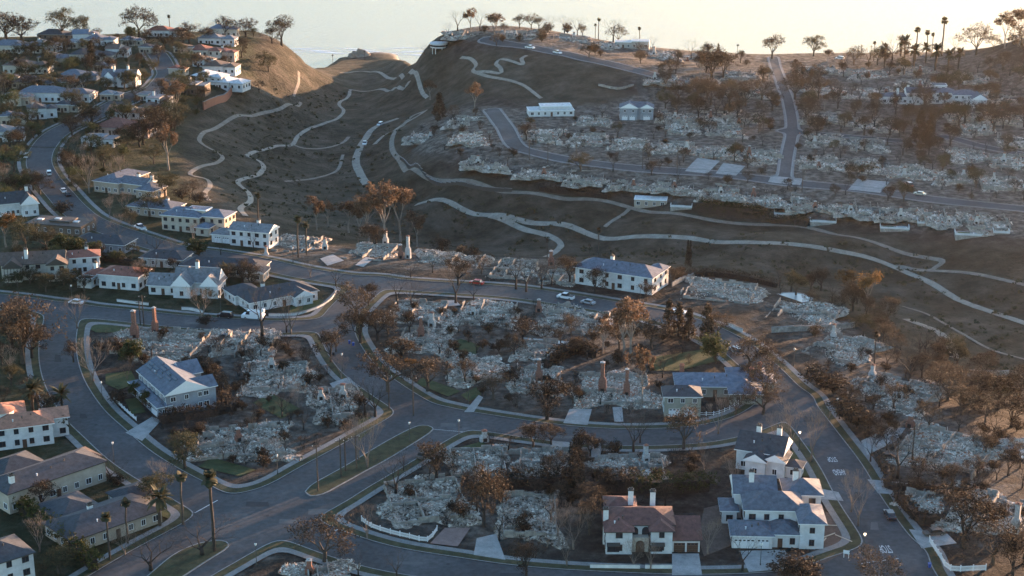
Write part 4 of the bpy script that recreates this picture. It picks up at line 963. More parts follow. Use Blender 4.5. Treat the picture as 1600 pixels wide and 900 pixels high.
for k in range(7):
    rg = random.Random(300+k); bed, mb = debris_mesh(rg, 18, 15, 1700, .25, 1.3, .55)
    FAR_DEBRIS.append((bed.mesh('ash_bed', ash_m), mb.mesh('debris', debris_m)))
RUINS = []
def broken_wall(rng, L, h, th=.28):
    mb = MB(); n = max(3, int(L/.7)); V = []
    for i in range(n+1):
        x = -L/2+L*i/n; z = h*rng.uniform(.45, 1.05) if 0 < i < n else h*rng.uniform(.3, .9)
        V += [(x, -th/2, -.3), (x, th/2, -.3), (x, th/2, z), (x, -th/2, z)]
    Fc = [(0,1,2,3), (4*n+3,4*n+2,4*n+1,4*n)]
    for i in range(n):
        a = 4*i; b = a+4; Fc += [(a,a+3,b+3,b), (a+3,a+2,b+2,b+3), (a+2,a+1,b+1,b+2)]
    mb.add(V, Fc); return mb
def chimney_part(t, x, y, h, kd, rng):
    mb = MB(); w = rng.uniform(1.1, 1.5)
    mb.box((0, 0, h*.22), (w*1.5, w*.95, h*.44)); mb.box((0, 0, h*.44+.25), (w*1.15, w*.85, .5)); mb.box((0, 0, h*.7), (w*.75, w*.7, h*.62))
    o = mb.build('chimney', scorch_brick if kd == 'b' else scorch_stone, t, (x, y, -.1), rng.uniform(-.3, .3))
    c = MB(); c.box((0, 0, h+.06), (w*.95, w*.9, .16)); c.box((0, 0, h+.24), (w*.4, w*.4, .26)); c.build('cap', scorch_stone if kd == 'b' else scorch_brick, o)
    f = MB(); f.box((0, -w*.48, .75), (w*.7, .1, 1.0)); f.build('firebox', bark['bare'], o)
def ruin(label, x0, y0, x1, y1, rot=0, chim=(), walls=3, far=False, seed=0, short=None, dens=10.0):
    """a burned house traced by its box in the photograph"""
    ex, ey_ = (6, 3) if far else ((x1-x0)*.05, (y1-y0)*.06)
    x0 -= ex; x1 += ex; y0 -= ey_; y1 += ey_
    c = PL((x0+x1)/2, (y0+y1)/2); a = PL((x0+x1)/2, y1); b = PL((x0+x1)/2, y0)
    s = mpp(c.y); w = (x1-x0)/s*.97; d = min(max((Vector((b.x, b.y))-Vector((a.x, a.y))).length, 7), 30)
    rng = random.Random(1000+seed+int(x0*7+y0)); t = thing('burned_house', label, 'ruin', c, R(rot), 'burned-out house lots')
    if far:
        bed, deb = FAR_DEBRIS[rng.randrange(7)]
        o = mesh_obj('ash_bed', bed, t, (0, 0, 0)); o.scale = (w/18, d/15, 1)
        q = mesh_obj('debris', deb, t, (0, 0, 0)); q.scale = (w/18, d/15, 1)
        if rng.random() < .5: o.rotation_euler.z = q.rotation_euler.z = pi
    else:
        bed, mb = debris_mesh(rng, w, d, int(min(6500, w*d*dens)), .16, .95, .42)
        o = bed.build('ash_bed', ash_m, t); q = mb.build('debris', debris_m, t)
    q['kind'] = 'stuff'
    fo = MB(); fw, fd = w*.36, d*.34
    def run(xa, ya, xb, yb):
        L = math.hypot(xb-xa, yb-ya); a_ = math.atan2(yb-ya, xb-xa); n_ = max(2, int(L/2.2))
        for i in range(n_):
            if rng.random() < .18: continue
            u = (i+.5)/n_; hh = rng.choice((.35, .5, .7, 1.1))*rng.uniform(.8, 1.2); fo.box((xa+(xb-xa)*u, ya+(yb-ya)*u, hh/2+.25), (L/n_*.97, .24, hh+.5), a_)
    xm, ym = rng.uniform(-.3, .3)*fw, rng.uniform(-.3, .3)*fd
    for q in ((-fw,-fd,fw,-fd),(fw,-fd,fw,fd),(fw,fd,-fw,fd),(-fw,fd,-fw,-fd),(xm,-fd,xm,fd),(-fw,ym,xm,ym),(xm,ym+1,fw,ym+1)):
        if rng.random() < .7: run(*q)
    fo.build('footing', remnant_m, t)['kind'] = 'stuff'
    for k in range(walls):
        L = rng.uniform(2.5, 6); broken_wall(rng, L, rng.uniform(.9, 2.4)).build('wall_remnant', remnant_m, t, (rng.uniform(-.42, .42)*w, rng.uniform(-.42, .42)*d, 0), rng.choice((0, pi/2))+rng.uniform(-.1, .1))
    for (cx, cy, h, kd) in chim: 
        u = P(cx, cy); dx, dy = u.x-c.x, u.y-c.y; ra = R(rot)
        chimney_part(t, dx*cos(ra)+dy*sin(ra), -dx*sin(ra)+dy*cos(ra), h, kd, rng)
    if short: LANDMARKS.append(((x0+x1)/2, (y0+y1)/2, short))
    RUINS.append((c.x, c.y, w, d)); return t
NEARR = [
 ('ash-grey rubble with two tall red brick chimneys on the left block', 170,512,335,562,-8,((211,528,8.5,'b'),(243,520,8.0,'b')),4,'the twin-chimney rubble'),
 ('rubble of burned house behind the grey solar-roofed house', 225,545,300,580,-5,(),2,'the rubble behind the solar house'),
 ('wide pale ash rubble in the middle of the left block', 372,560,492,622,5,((425,575,3.5,'w'),),3,'the wide pale left-block rubble'),
 ('charred framed ruin with low walls along the curving side street', 335,515,440,560,-5,(),5,'the charred framed ruin'),
 ('bright ash rubble of corner house at the left block tip', 290,664,468,722,8,((373,690,3.6,'b'),),3,'the bright left-tip rubble'),
 ('grey rubble with standing wall stubs under bare trees', 478,600,566,664,10,((502,625,3.2,'w'),(536,622,4.0,'w')),3,'the wall-stub rubble'),
 ('broad white ash rubble behind the white picket fence', 592,742,742,828,12,(),2,'the picket-fence rubble'),
 ('long rubble with dark garden on the boulevard corner', 692,698,800,752,4,((757,690,3,'w'),),2,'the boulevard-corner rubble'),
 ('rubble of burned house beside the pink brick driveway', 775,765,880,850,0,(),2,'the driveway rubble'),
 ('dark scorched rubble between tall hedges in the lower block', 800,700,905,755,-3,(),3,'the dark hedged rubble'),
 ('narrow rubble with stone chimney above the green hedge', 920,712,1050,750,0,((1009,722,4.5,'w'),),2,'the narrow hedge-top rubble'),
 ('rubble with brick chimney and white-based chimney in the central block', 890,578,1030,642,0,((941,612,8.5,'b'),(979,618,7.6,'b')),3,'the two-chimney central rubble'),
 ('grey rubble with one slim brick chimney in the central block', 795,570,885,618,-4,((842,596,6.5,'b'),),3,'the slim-chimney rubble'),
 ('pale rubble beside curved stone path in the central block', 690,552,795,602,5,(),3,'the curved-path rubble'),
 ('ash rubble with paired chimneys near the round lawn', 612,512,722,556,-6,((658,528,6.5,'b'),(675,510,4.5,'w')),2,'the paired-chimney rubble'),
 ('wide grey rubble along the rim road with small pool', 600,470,705,506,-8,(),3,'the rim-road rubble'),
 ('low flattened rubble behind street trees in the central block', 705,470,815,512,-8,((740,492,3,'w'),),3,'the flattened rubble'),
 ('terraced grey rubble with long low walls above the blue pool', 830,474,962,530,-14,((842,487,4,'b'),),6,'the terraced grey rubble'),
 ('mid-block rubble with dark tree beside blue lap pool', 800,532,880,566,-4,(),2,'the lap-pool rubble'),
 ('rubble behind two bare trees on the canyon rim row', 765,408,842,440,-12,((861,418,5,'b'),),2,'the rim-row rubble'),
 ('charred walls and palms ruin at the left of the rim row', 420,368,500,402,-14,((416,398,4.5,'w'),(508,390,4,'w')),5,'the palm ruin'),
 ('timber-strewn rubble under the gum trees', 535,380,620,416,-12,((603,392,5,'w'),),4,'the gum-tree rubble'),
 ('rubble with tall white chimney stack beside the gum trees', 640,398,765,424,-10,((638,404,8,'w'),(626,404,5,'b')),2,'the white-chimney rubble'),
 ('pool-side rubble with curved white wall on the right rim', 1060,442,1192,474,-16,(),4,'the pool-side rubble'),
 ('dark heaped rubble below the oval pool', 1192,474,1320,512,-22,((1302,530,5,'w'),),3,'the dark heaped rubble'),
 ('rubble with stone chimney down the right slope road', 1262,515,1370,582,-38,((1363,590,4,'w'),),4,'the slope-road rubble'),
 ('scattered grey rubble with pink wall stub on the right side', 1325,580,1470,650,-36,((1406,622,3.6,'w'),),4,'the pink-stub rubble'),
 ('large pale rubble right of the stop-ahead markings', 1395,655,1560,752,-32,((1422,668,3.4,'b'),),4,'the pale roadside rubble'),
 ('burned rubble around tree at the lower right margin', 1475,765,1610,838,-30,((1587,832,7,'w'),),3,'the margin rubble'),
 ('dark rubble with burned car on the lower right', 1405,758,1480,800,-32,(),2,'the burned-car rubble'),
 ('ash-covered rubble cut off by the bottom edge', 440,878,560,915,10,((484,898,3.5,'b'),),2,'the bottom-edge rubble'),
 ('small rubble strip left of the long white house', 845,425,905,446,-14,(),2,'the small rim strip'),
]
for k, (lab, x0, y0, x1, y1, rt, ch, wn_, sh) in enumerate(NEARR): ruin(lab, x0, y0, x1, y1, rt, ch, wn_, False, k, sh)
ROWS = [
 ('along the canyon rim', [(634,196,700,238),(705,200,770,234),(722,240,800,274),(808,252,880,288),(882,262,948,298),(950,272,1014,306),(1020,277,1090,308),(1092,283,1160,320),(1162,290,1230,330),(1232,297,1298,338),(1300,304,1366,348),(1368,313,1438,352),(1440,322,1502,358),(1505,330,1580,366)], 'the rim-side mesa ruins'),
 ('above the mesa street', [(815,196,880,228),(882,202,950,238),(952,207,1020,246),(1022,212,1090,252),(1094,218,1160,260),(1162,225,1216,267),(1246,232,1310,277),(1312,238,1380,283),(1382,247,1450,292),(1452,256,1522,301),(1526,265,1600,312)], 'the upper mesa-street ruins'),
 ('below the scorched hedge trees', [(1026,165,1086,200),(1088,168,1132,202),(1136,166,1190,203),(1252,168,1322,202),(1330,178,1400,213),(1500,188,1550,216),(1545,168,1605,203),(1560,206,1615,236)], 'the hedge-tree ruins'),
 ('on the upper mesa', [(1006,112,1062,138),(1066,112,1120,140),(1124,106,1182,130),(1132,132,1196,156),(1246,94,1310,124),(1256,128,1330,160),(1320,104,1390,130),(1400,100,1470,120),(1500,112,1560,136)], 'the upper mesa ruins'),
 ('in the gaps of the far mesa', [(1040,190,1100,214),(1105,192,1165,218),(1255,206,1320,232),(1325,214,1385,240),(1480,230,1540,258),(1545,240,1612,268),(1400,122,1470,144),(1340,134,1400,158),(1520,140,1590,166),(900,178,955,202),(702,182,760,200),(1480,174,1540,192)], 'the mesa-gap ruins'),
 ('along the bluff top', [(692,46,758,64),(782,46,850,62),(860,52,920,72),(906,62,962,82),(1006,76,1060,98),(1064,84,1120,102)], 'the bluff-top ruins'),
]
for phr, boxes, sh in ROWS:
    for k, bx in enumerate(boxes):
        rg = random.Random(int(bx[0])); xm = (bx[0]+bx[2])/2
        ch = [(xm+rg.uniform(-20, 20), bx[1]+(bx[3]-bx[1])*rg.uniform(.4, .8), rg.uniform(2.6, 4.4), rg.choice('bww'))] if rg.random() < .7 else []
        ruin('grey rubble of burned house %s, %s from left' % (phr, ORD[k]), *bx, -8 if bx[1] > 150 else -3, ch, rg.randint(3, 6), True, k, sh if k == len(boxes)//2 else None)
# ------------------------------------------------------------------ lawns, drives, patios
drive_m = ramp_mat('drive_concrete', [(.3,(.19,.18,.17)),(.6,(.29,.275,.26)),(.8,(.35,.335,.32))], .4, bump=.1, second=(3,.12))
pink_m = ramp_mat('drive_brick', [(.3,(.15,.10,.088)),(.6,(.22,.15,.13)),(.8,(.27,.19,.165))], .6, bump=.2, second=(6,.15))
dirt_m = ramp_mat('bare_dirt', [(.3,(.07,.048,.038)),(.6,(.11,.078,.062)),(.8,(.15,.11,.09))], .5, bump=.3, second=(3,.2))
for pts in ([(560,650),(600,655),(560,690)],[(138,503),(185,503),(225,512),(190,520),(150,520),(135,512)],[(165,585),(205,580),(215,600),(185,610),(165,600)],[(195,625),(215,622),(228,645),(205,648)],[(1255,745),(1285,745),(1268,700),(1240,690),(1235,715)],[(1010,560),(1110,545),(1140,560),(1060,580),(1020,580)],[(455,480),(500,468),(515,475),(480,490),(450,492)],[(660,590),(720,612),(700,620),(650,600)],[(720,618),(745,605),(752,618),(733,628)],[(395,630),(425,615),(470,640),(440,655)],[(700,560),(690,540),(720,530),(750,540),(740,560)],[(245,790),(275,800),(265,812),(235,800)],[(330,715),(400,735),(375,745),(310,730)],[(700,705),(755,690),(760,700),(715,715)]):
    patch('lawn', pts, lawnm, .16)
for pts in ([(695,826),(735,826),(715,855),(672,850)],): patch('driveway', pts, pink_m, .2)
for pts in ([(890,640),(925,640),(918,665),(880,662)],[(957,637),(972,637),(974,660),(960,660)],[(862,690),(895,692),(890,712),(858,708)],[(745,842),(775,835),(790,876),(740,868)],[(1050,866),(1092,866),(1097,900),(1050,900)],[(1155,862),(1225,860),(1255,888),(1170,895)],[(725,645),(748,618),(755,622),(740,645)],[(920,692),(940,692),(938,715),(920,716)],[(1005,695),(1013,695),(1013,720),(1005,720)],[(1268,762),(1310,770),(1318,784),(1275,780)],[(1345,690),(1390,668),(1415,670),(1400,690),(1355,712)],[(1355,750),(1450,758),(1450,775),(1372,772)],[(1420,828),(1480,835),(1495,850),(1440,858)],[(515,600),(545,590),(560,605),(530,620)],[(238,652),(252,658),(222,690),(196,677)],[(500,405),(520,398),(538,408),(512,416)],[(555,415),(572,402),(585,405),(568,418)],[(1090,247),(1125,252),(1105,272),(1070,268)],[(1130,255),(1165,260),(1150,275),(1118,272)],[(1340,280),(1390,285),(1375,302),(1325,297)],[(1205,275),(1255,280),(1250,290),(1200,285)],[(690,480),(720,478),(712,470),(695,470)]):
    patch('driveway', pts, drive_m, .19)
patch('dirt_yard', [(1100,795),(1140,785),(1150,850),(1100,870),(1090,840)], dirt_m, .12)
patch('dirt_yard', [(1290,800),(1325,815),(1345,850),(1290,880),(1240,885),(1285,850)], dirt_m, .12)
# ------------------------------------------------------------------ painted road marks
paint = mat('road_paint', (.42,.42,.41), .8, .35, 3)
def road_word(word, px, py, w, length, px2, py2, label):
    p = P(px, py); d = P(px2, py2)-p; cu = bpy.data.curves.new('lettering', 'FONT'); cu.body = word; cu.size = 1; cu.align_x = 'CENTER'; cu.align_y = 'CENTER'; cu.offset = .012
    o = bpy.data.objects.new('road_lettering', cu); C.objects.link(o); cu.materials.append(paint)
    o.location = (p.x, p.y, p.z+.085); o.rotation_euler = (0, 0, math.atan2(d.y, d.x)-pi/2)
    bpy.context.view_layer.update(); dx, dy = o.dimensions.x, o.dimensions.y
    me = bpy.data.meshes.new_from_object(o); loc, rot = o.location.copy(), o.rotation_euler.copy(); bpy.data.objects.remove(o)
    me.transform(Matrix.Diagonal((w/dx, length/dy, 1, 1))); o = mesh_obj('road_lettering', me, None, loc, rot.z); tag(o, label, 'road marking'); return o
road_word('STOP', 1300, 718, 2.3, 2.8, 1312, 738, 'white STOP painted on the road farther from the camera, above AHEAD')
road_word('AHEAD', 1311, 738, 2.9, 3.2, 1324, 760, 'white AHEAD painted on the right-hand road')
road_word('STOP', 1383, 858, 2.6, 3.6, 1392, 873, 'white STOP painted just before the stop line')
for k, (a, b, w) in enumerate((((1346,881),(1404,873),.35),((304,802),(340,782),.35),((677,671),(758,678),.2),((523,830),(537,823),.35))):
    o = strip('stop_line', [a, ((a[0]+b[0])/2, (a[1]+b[1])/2), b], w, paint, .085)
patch_m = ramp_mat('asphalt_repair', [(.3,(.030,.030,.032)),(.7,(.045,.045,.047))], .4, rough=.9, bump=.1)
pale_patch = ramp_mat('worn_asphalt', [(.3,(.075,.074,.073)),(.7,(.11,.108,.105))], .4, rough=.9, bump=.1)
for k, (x, y, w_, h_) in enumerate(((402,788,34,8),(505,800,46,9),(130,650,9,7),(880,683,40,5),(1060,686,26,5),(700,664,22,6),(1340,776,9,14),(1366,822,10,12),(560,575,12,6),(300,505,22,4),(240,745,16,8),(620,706,22,5),(1262,655,12,9),(640,880,40,5),(90,560,8,12),(450,815,26,7),(800,898,36,5))):
    patch('road_patch', [(x-w_/2,y-h_/2),(x+w_/2,y-h_/2+1),(x+w_/2+2,y+h_/2),(x-w_/2-1,y+h_/2)], (patch_m, pale_patch)[k % 2], .078)
for k, (x, y) in enumerate(((418,806),(598,640),(720,668),(1000,684),(1330,760),(150,664),(84,590),(700,882),(560,724),(500,506))):
    p = P(x, y); m = MB(); m.tube((0,0,0),(0,0,.012),.42,.42,14); o = m.build('manhole_cover', patch_m, None, (p.x, p.y, p.z+.079)); tag(o, None, 'manhole cover', 'manhole covers in the roads'); auto(o, 'dark round manhole cover', x, y)
# ------------------------------------------------------------------ boulevard islands
def island(label_, pts):
    w = [P(*p) for p in pts]; c = sum(w, Vector())/len(w); bm = bmesh.new()
    ln = smooth_line(w+[w[0]], 1.2)[:-1]
    def ring(k, z): return [bm.verts.new((c.x+(x-c.x)*1, c.y+(y-c.y)*1, z)) for x, y in ln]
    lo = ring(1, .05); hi = ring(1, .22)
    for i in range(len(lo)): bm.faces.new((lo[i], lo[(i+1) % len(lo)], hi[(i+1) % len(lo)], hi[i]))
    f = bm.faces.new(hi); bmesh.ops.recalc_face_normals(bm, faces=bm.faces[:]); bmesh.ops.inset_region(bm, faces=[f], thickness=.3); f.material_index = 1
    me = bpy.data.meshes.new('traffic_island'); bm.to_mesh(me); bm.free(); me.materials.append(kerbm); me.materials.append(vergem)
    o = mesh_obj('traffic_island', me); o['kind'] = 'structure'
island('', [(476,769),(490,756),(540,728),(600,692),(640,671),(660,665),(675,668),(672,677),(617,712),(570,738),(530,760),(505,773),(485,776)])
island('', [(225,905),(270,868),(310,850),(345,845),(358,851),(352,860),(320,880),(285,903),(255,920)])
# ------------------------------------------------------------------ fences, walls, hedges
picket_m = mat('fence_white', (.66,.65,.64), .6, .06, 2)
def line_pts(pts, step): return smooth_line([P(*p) for p in pts], step) if len(pts) > 2 else smooth_line([P(*pts[0]), (P(*pts[0])+P(*pts[1]))/2, P(*pts[1])], step)
def fence(label, pts, h=1.1, m=None, gap=.22):
    m = m or picket_m; ln = line_pts(pts, 2.0); o0 = P(*pts[0]); t = thing('picket_fence', label, 'fence', o0); pk = MB()
    for i, (x, y) in enumerate(ln):
        z = tz(x, y)+.15; lx, ly, lz = x-o0.x, y-o0.y, z-o0.z
        b = MB(); b.box((0, 0, h/2+.05), (.16, .16, h+.15)); b.box((0, 0, h+.15), (.22, .22, .06)); b.build('post', m, t, (lx, ly, lz))
        if i+1 < len(ln):
            x1, y1 = ln[i+1]; L = math.hypot(x1-x, y1-y); a = math.atan2(y1-y, x1-x)
            for zz in (.3, h-.2): r = MB(); r.box((L/2, 0, 0), (L, .05, .1)); r.build('rail', m, t, (lx, ly, lz+zz), a)
            for k in range(int(L/gap)): u = (k+.5)*gap; pk.box((lx+cos(a)*u, ly+sin(a)*u, lz+h*.5), (.12, .03, h*.92), a)
    q = pk.build('pickets', m, t); q['kind'] = 'stuff'; return t
def garden_wall(label, pts, h=1.0, th=.3, m=None, name='garden_wall'):
    m = m or wall_mat('white'); ln = line_pts(pts, 3.0); o0 = P(*pts[0]); t = thing(name, label, 'wall', o0); b = MB(); c = MB()
    for i in range(len(ln)-1):
        (x, y), (x1, y1) = ln[i], ln[i+1]; L = math.hypot(x1-x, y1-y); a = math.atan2(y1-y, x1-x); z = min(tz(x, y), tz(x1, y1))
        cx, cy = (x+x1)/2-o0.x, (y+y1)/2-o0.y; b.box((cx, cy, z-o0.z+h/2-.4), (L+.02, th, h+.8), a); c.box((cx, cy, z-o0.z+h+.05), (L+.1, th+.12, .1), a)
    b.build('wall_body', m, t); c.build('coping', concrete, t); return t
fence('white picket fence bending round the ash lot on the boulevard corner', [(565,815),(580,825),(610,835),(640,842),(668,847),(683,830)], 1.1)
fence('white picket fence at the lower right corner', [(1452,848),(1470,875),(1485,893),(1540,892)], 1.3)
fence('white rail fence in front of the sage garage block', [(1092,650),(1115,650),(1140,641),(1160,628)], 1.0, gap=9)
fence('white picket fence below the grey solar-roofed house', [(178,625),(195,642),(213,658)], .9)
garden_wall('low white wall in front of the tile-roofed villa, left of its gate', [(922,888),(1000,889)], 1.0)
garden_wall('low white wall in front of the tile-roofed villa, right of its gate', [(1008,889),(1050,889)], 1.0)
garden_wall('low white curved wall by the steep-gabled cottage', [(183,471),(205,474),(232,477)], .8)
garden_wall('low white wall along the kerb below the steep-gabled cottage', [(284,484),(300,485),(318,490)], .9)
garden_wall('long curved pale wall round the dark-roofed corner house', [(420,494),(460,493),(495,483),(518,468),(525,455)], .8)
garden_wall('red brick retaining wall at the sunlit slope edge', [(318,172),(340,162),(362,146)], 4.0, .6, brick_m)
garden_wall('pale wall across the lower right hillside', [(1505,588),(1540,590),(1575,590)], 2.2, .4, remnant_m)
garden_wall('curving pale wall beside the right rim pool', [(1050,448),(1070,438),(1090,432)], 1.6, .3, remnant_m)
garden_wall('white curved wall above the right rim road', [(1137,508),(1150,516),(1160,520)], 1.3)
garden_wall('long pale wall under the dark heaped rubble', [(1205,520),(1240,518),(1290,516),(1335,512)], 1.8, .3, remnant_m)
garden_wall('white pool wall at the right margin', [(1545,700),(1600,697)], 2.2, .4)
garden_wall('dark long boundary wall on the canyon rim trail', [(625,250),(660,270),(720,290),(800,300)], 1.8, .3, trim_dark)
garden_wall('stone boundary wall around the narrow mesa lawn', [(935,134),(965,140),(990,134)], 1.2, .4, remnant_m)
HEDGE = {}
def hedge(label, pts, h, w, kind='green', name='hedge'):
    rng = random.Random(int(pts[0][0])); ln = line_pts(pts, 1.0); o0 = P(*pts[0]); t = thing(name, label, 'hedge', o0); core = MB(); cs = []
    for i, (x, y) in enumerate(ln):
        z = tz(x, y)-o0.z; hh = h*rng.uniform(.82, 1.1)
        for _ in range(max(4, int(h*w*1.15))): cs.append(Vector((x-o0.x+rng.uniform(-.5, .5)*w, y-o0.y+rng.uniform(-.5, .5)*w, z+rng.uniform(.25, 1)*hh)))
        if i+1 < len(ln):
            a = math.atan2(ln[i+1][1]-y, ln[i+1][0]-x); core.box((x-o0.x, y-o0.y, z+h*.3), (1.3, w*.42, h*.6), a)
    V, Fc = leaf_cloud(rng, cs, 11, .62, .22); mesh_obj('foliage', me_from('foliage', V, Fc, LM[kind]), t)
    core.build('stems', bark['bare'], t)['kind'] = 'stuff'; return t
hedge('long tall green hedge behind the dark-roofed ranch house', [(-10,765),(30,795),(75,830),(115,862),(150,895)], 4.2, 3.4, 'gold_green')
hedge('dark red scorched hedge behind the tile-roofed villa', [(940,768),(965,768),(990,766)], 5.5, 3.5, 'brown')
hedge('broad green hedge behind the tile-roofed villa', [(995,770),(1040,770),(1085,768),(1110,766)], 5.0, 4.0, 'green')
hedge('tall green hedge on the canyon rim of the far mesa', [(1092,330),(1130,336),(1165,340),(1190,345)], 6.0, 3.0, 'green')
hedge('brown hedge along the canyon rim right of the pavilion', [(1190,346),(1240,352),(1262,355)], 4.0, 2.5, 'olive')
hedge('burned hedge line along the rim beside the long trail', [(845,298),(880,303),(920,308),(950,312)], 3.2, 2.2, 'dark')
hedge('dark burned hedge between the left block gardens', [(215,556),(160,548),(150,545)], 2.8, 2.5, 'dark')
hedge('dark red hedge beside the grey solar-roofed house', [(315,568),(335,590),(350,612),(352,630)], 3.5, 3.0, 'brown')
hedge('charred hedge in front of the grey solar-roofed house', [(255,660),(290,655),(330,650),(370,640)], 3.6, 3.5, 'dark')
hedge('burned black hedge across the lower block', [(745,772),(790,765),(840,765),(900,760)], 5.0, 3.0, 'dark')
hedge('tall burned hedge standing beside the narrow driveway', [(905,700),(898,725),(902,755),(905,780)], 5.5, 2.6, 'dark')
hedge('dark brown hedge edging the right-hand pavement', [(1372,722),(1388,745),(1392,765),(1480,768)], 2.6, 2.4, 'brown')
hedge('brown scorched hedge above the burned cars', [(1402,780),(1418,800),(1440,818),(1470,815)], 3.0, 3.0, 'dark')
hedge('brown burned hedge along the right rim', [(1055,436),(1110,432),(1160,438),(1215,450)], 3.0, 3.0, 'brown')
hedge('dark hedge of scorched shrubs in the central block', [(855,575),(880,560),(905,552),(930,560)], 4.5, 4.0, 'dark')
hedge('dry orange hedge at the foot of the gum trees', [(655,398),(690,402),(730,405),(770,408)], 2.6, 2.4, 'brown')
hedge('green hedge between the Tudor and Spanish houses', [(105,408),(140,402),(175,408),(215,415)], 3.2, 3.4, 'olive')
hedge('long dark hedge on the upper left slope', [(0,72),(60,72),(110,74)], 3.5, 5, 'olive')
# ------------------------------------------------------------------ terraces and pools on the far rim
water_m = mat('pool_water', (.12,.17,.19), .3, .1, .5, spec=.6); turf_m = mat('turf_green', (.05,.075,.025), .9, .3, 1)
def terrace(label, px, py, w, d, rot, h=2.6, pool=True, turf=True):
    p = P(px, py); t = thing('pool_terrace', label, 'terrace', p, R(rot), 'white terraces on the canyon rim')
    h *= .3; d *= .6; w *= .7
    m = MB(); m.box((0, d/2, h/2-.9), (w, d, h+1.8)); m.build('retaining_wall', remnant_m, t)
    m = MB(); m.box((0, d/2, h+.06), (w+.2, d+.2, .12)); m.build('deck', drive_m, t)
    m = MB()
    for s in (-1, 1): m.box((s*w/2, d/2, h+.55), (.2, d, 1.0))
    m.box((0, .1, h+.45), (w, .15, .8)); m.build('parapet', wall_mat('white'), t)
    if turf: m = MB(); m.box((-w*.22, d*.5, h+.15), (w*.38, d*.6, .08)); m.build('turf', turf_m, t)
    if pool:
        m = MB(); m.box((w*.25, d*.5, h+.15), (w*.36, d*.55, .1)); o = m.build('pool', trim_white, t)
        m = MB(); m.box((w*.25, d*.5, h+.19), (w*.30, d*.42, .06)); m.build('water', water_m, o)
    return t
terrace('small white terrace with turf strip on the far rim', 1228, 338, 13, 7, -9, 1.6, False)
terrace('long white two-step terrace beside scorched bushes', 1286, 352, 14, 6, -9, 3.4, False, False)
terrace('white terrace with turf and pool above white boulders', 1398, 362, 15, 8, -10, 3.0)
terrace('grey pool terrace with empty pool and turf', 1455, 352, 14, 9, -10, 1.2)
terrace('white pool terrace with arched broken wall', 1518, 372, 16, 9, -10, 2.6)
terrace('small white square pool terrace at the right end', 1565, 366, 8, 7, -10, 1.0, True, False)
terrace('pinkish terrace block beside the flat-roofed pavilion', 1064, 328, 12, 6, -9, 3.2, False, False)
def pool(label, px, py, rx, ry, rot=0, shape='oval', blue=True):
    p = P(px, py); t = thing('swimming_pool', label, 'pool', p, R(rot)); n = 24
    def ring(k, z):
        if shape == 'rect': return [(-rx*k, -ry*k, z), (rx*k, -ry*k, z), (rx*k, ry*k, z), (-rx*k, ry*k, z)]
        if shape == 'half': return [(rx*k*cos(pi*i/(n-1)), ry*k*(sin(pi*i/(n-1))*1.6-.6), z) for i in range(n)]
        return [(rx*k*cos(2*pi*i/n), ry*k*sin(2*pi*i/n), z) for i in range(n)]
    a, b, c = ring(1.12, .1), ring(1.12, .32), ring(1.0, .32); N = len(a); m = MB()
    m.add(a+b+c, [(i, (i+1) % N, N+(i+1) % N, N+i) for i in range(N)]+[(N+i, N+(i+1) % N, 2*N+(i+1) % N, 2*N+i) for i in range(N)]); m.build('coping', concrete, t)
    m = MB(); m.add(ring(1.0, .25), [tuple(range(N))]); m.build('water', water_m, t); return t
pool('half-round pale pool beside the paired chimneys', 650, 498, 4.2, 3.6, 0, 'half')
pool('narrow blue lap pool in the central block', 851, 534, 6.5, 1.4, -14, 'rect')
pool('oval empty pool above the dark heaped rubble', 1240, 466, 5.5, 5.0, -25)
pool('rectangular pool behind the right margin wall', 1575, 706, 6.0, 4.0, -8, 'rect')
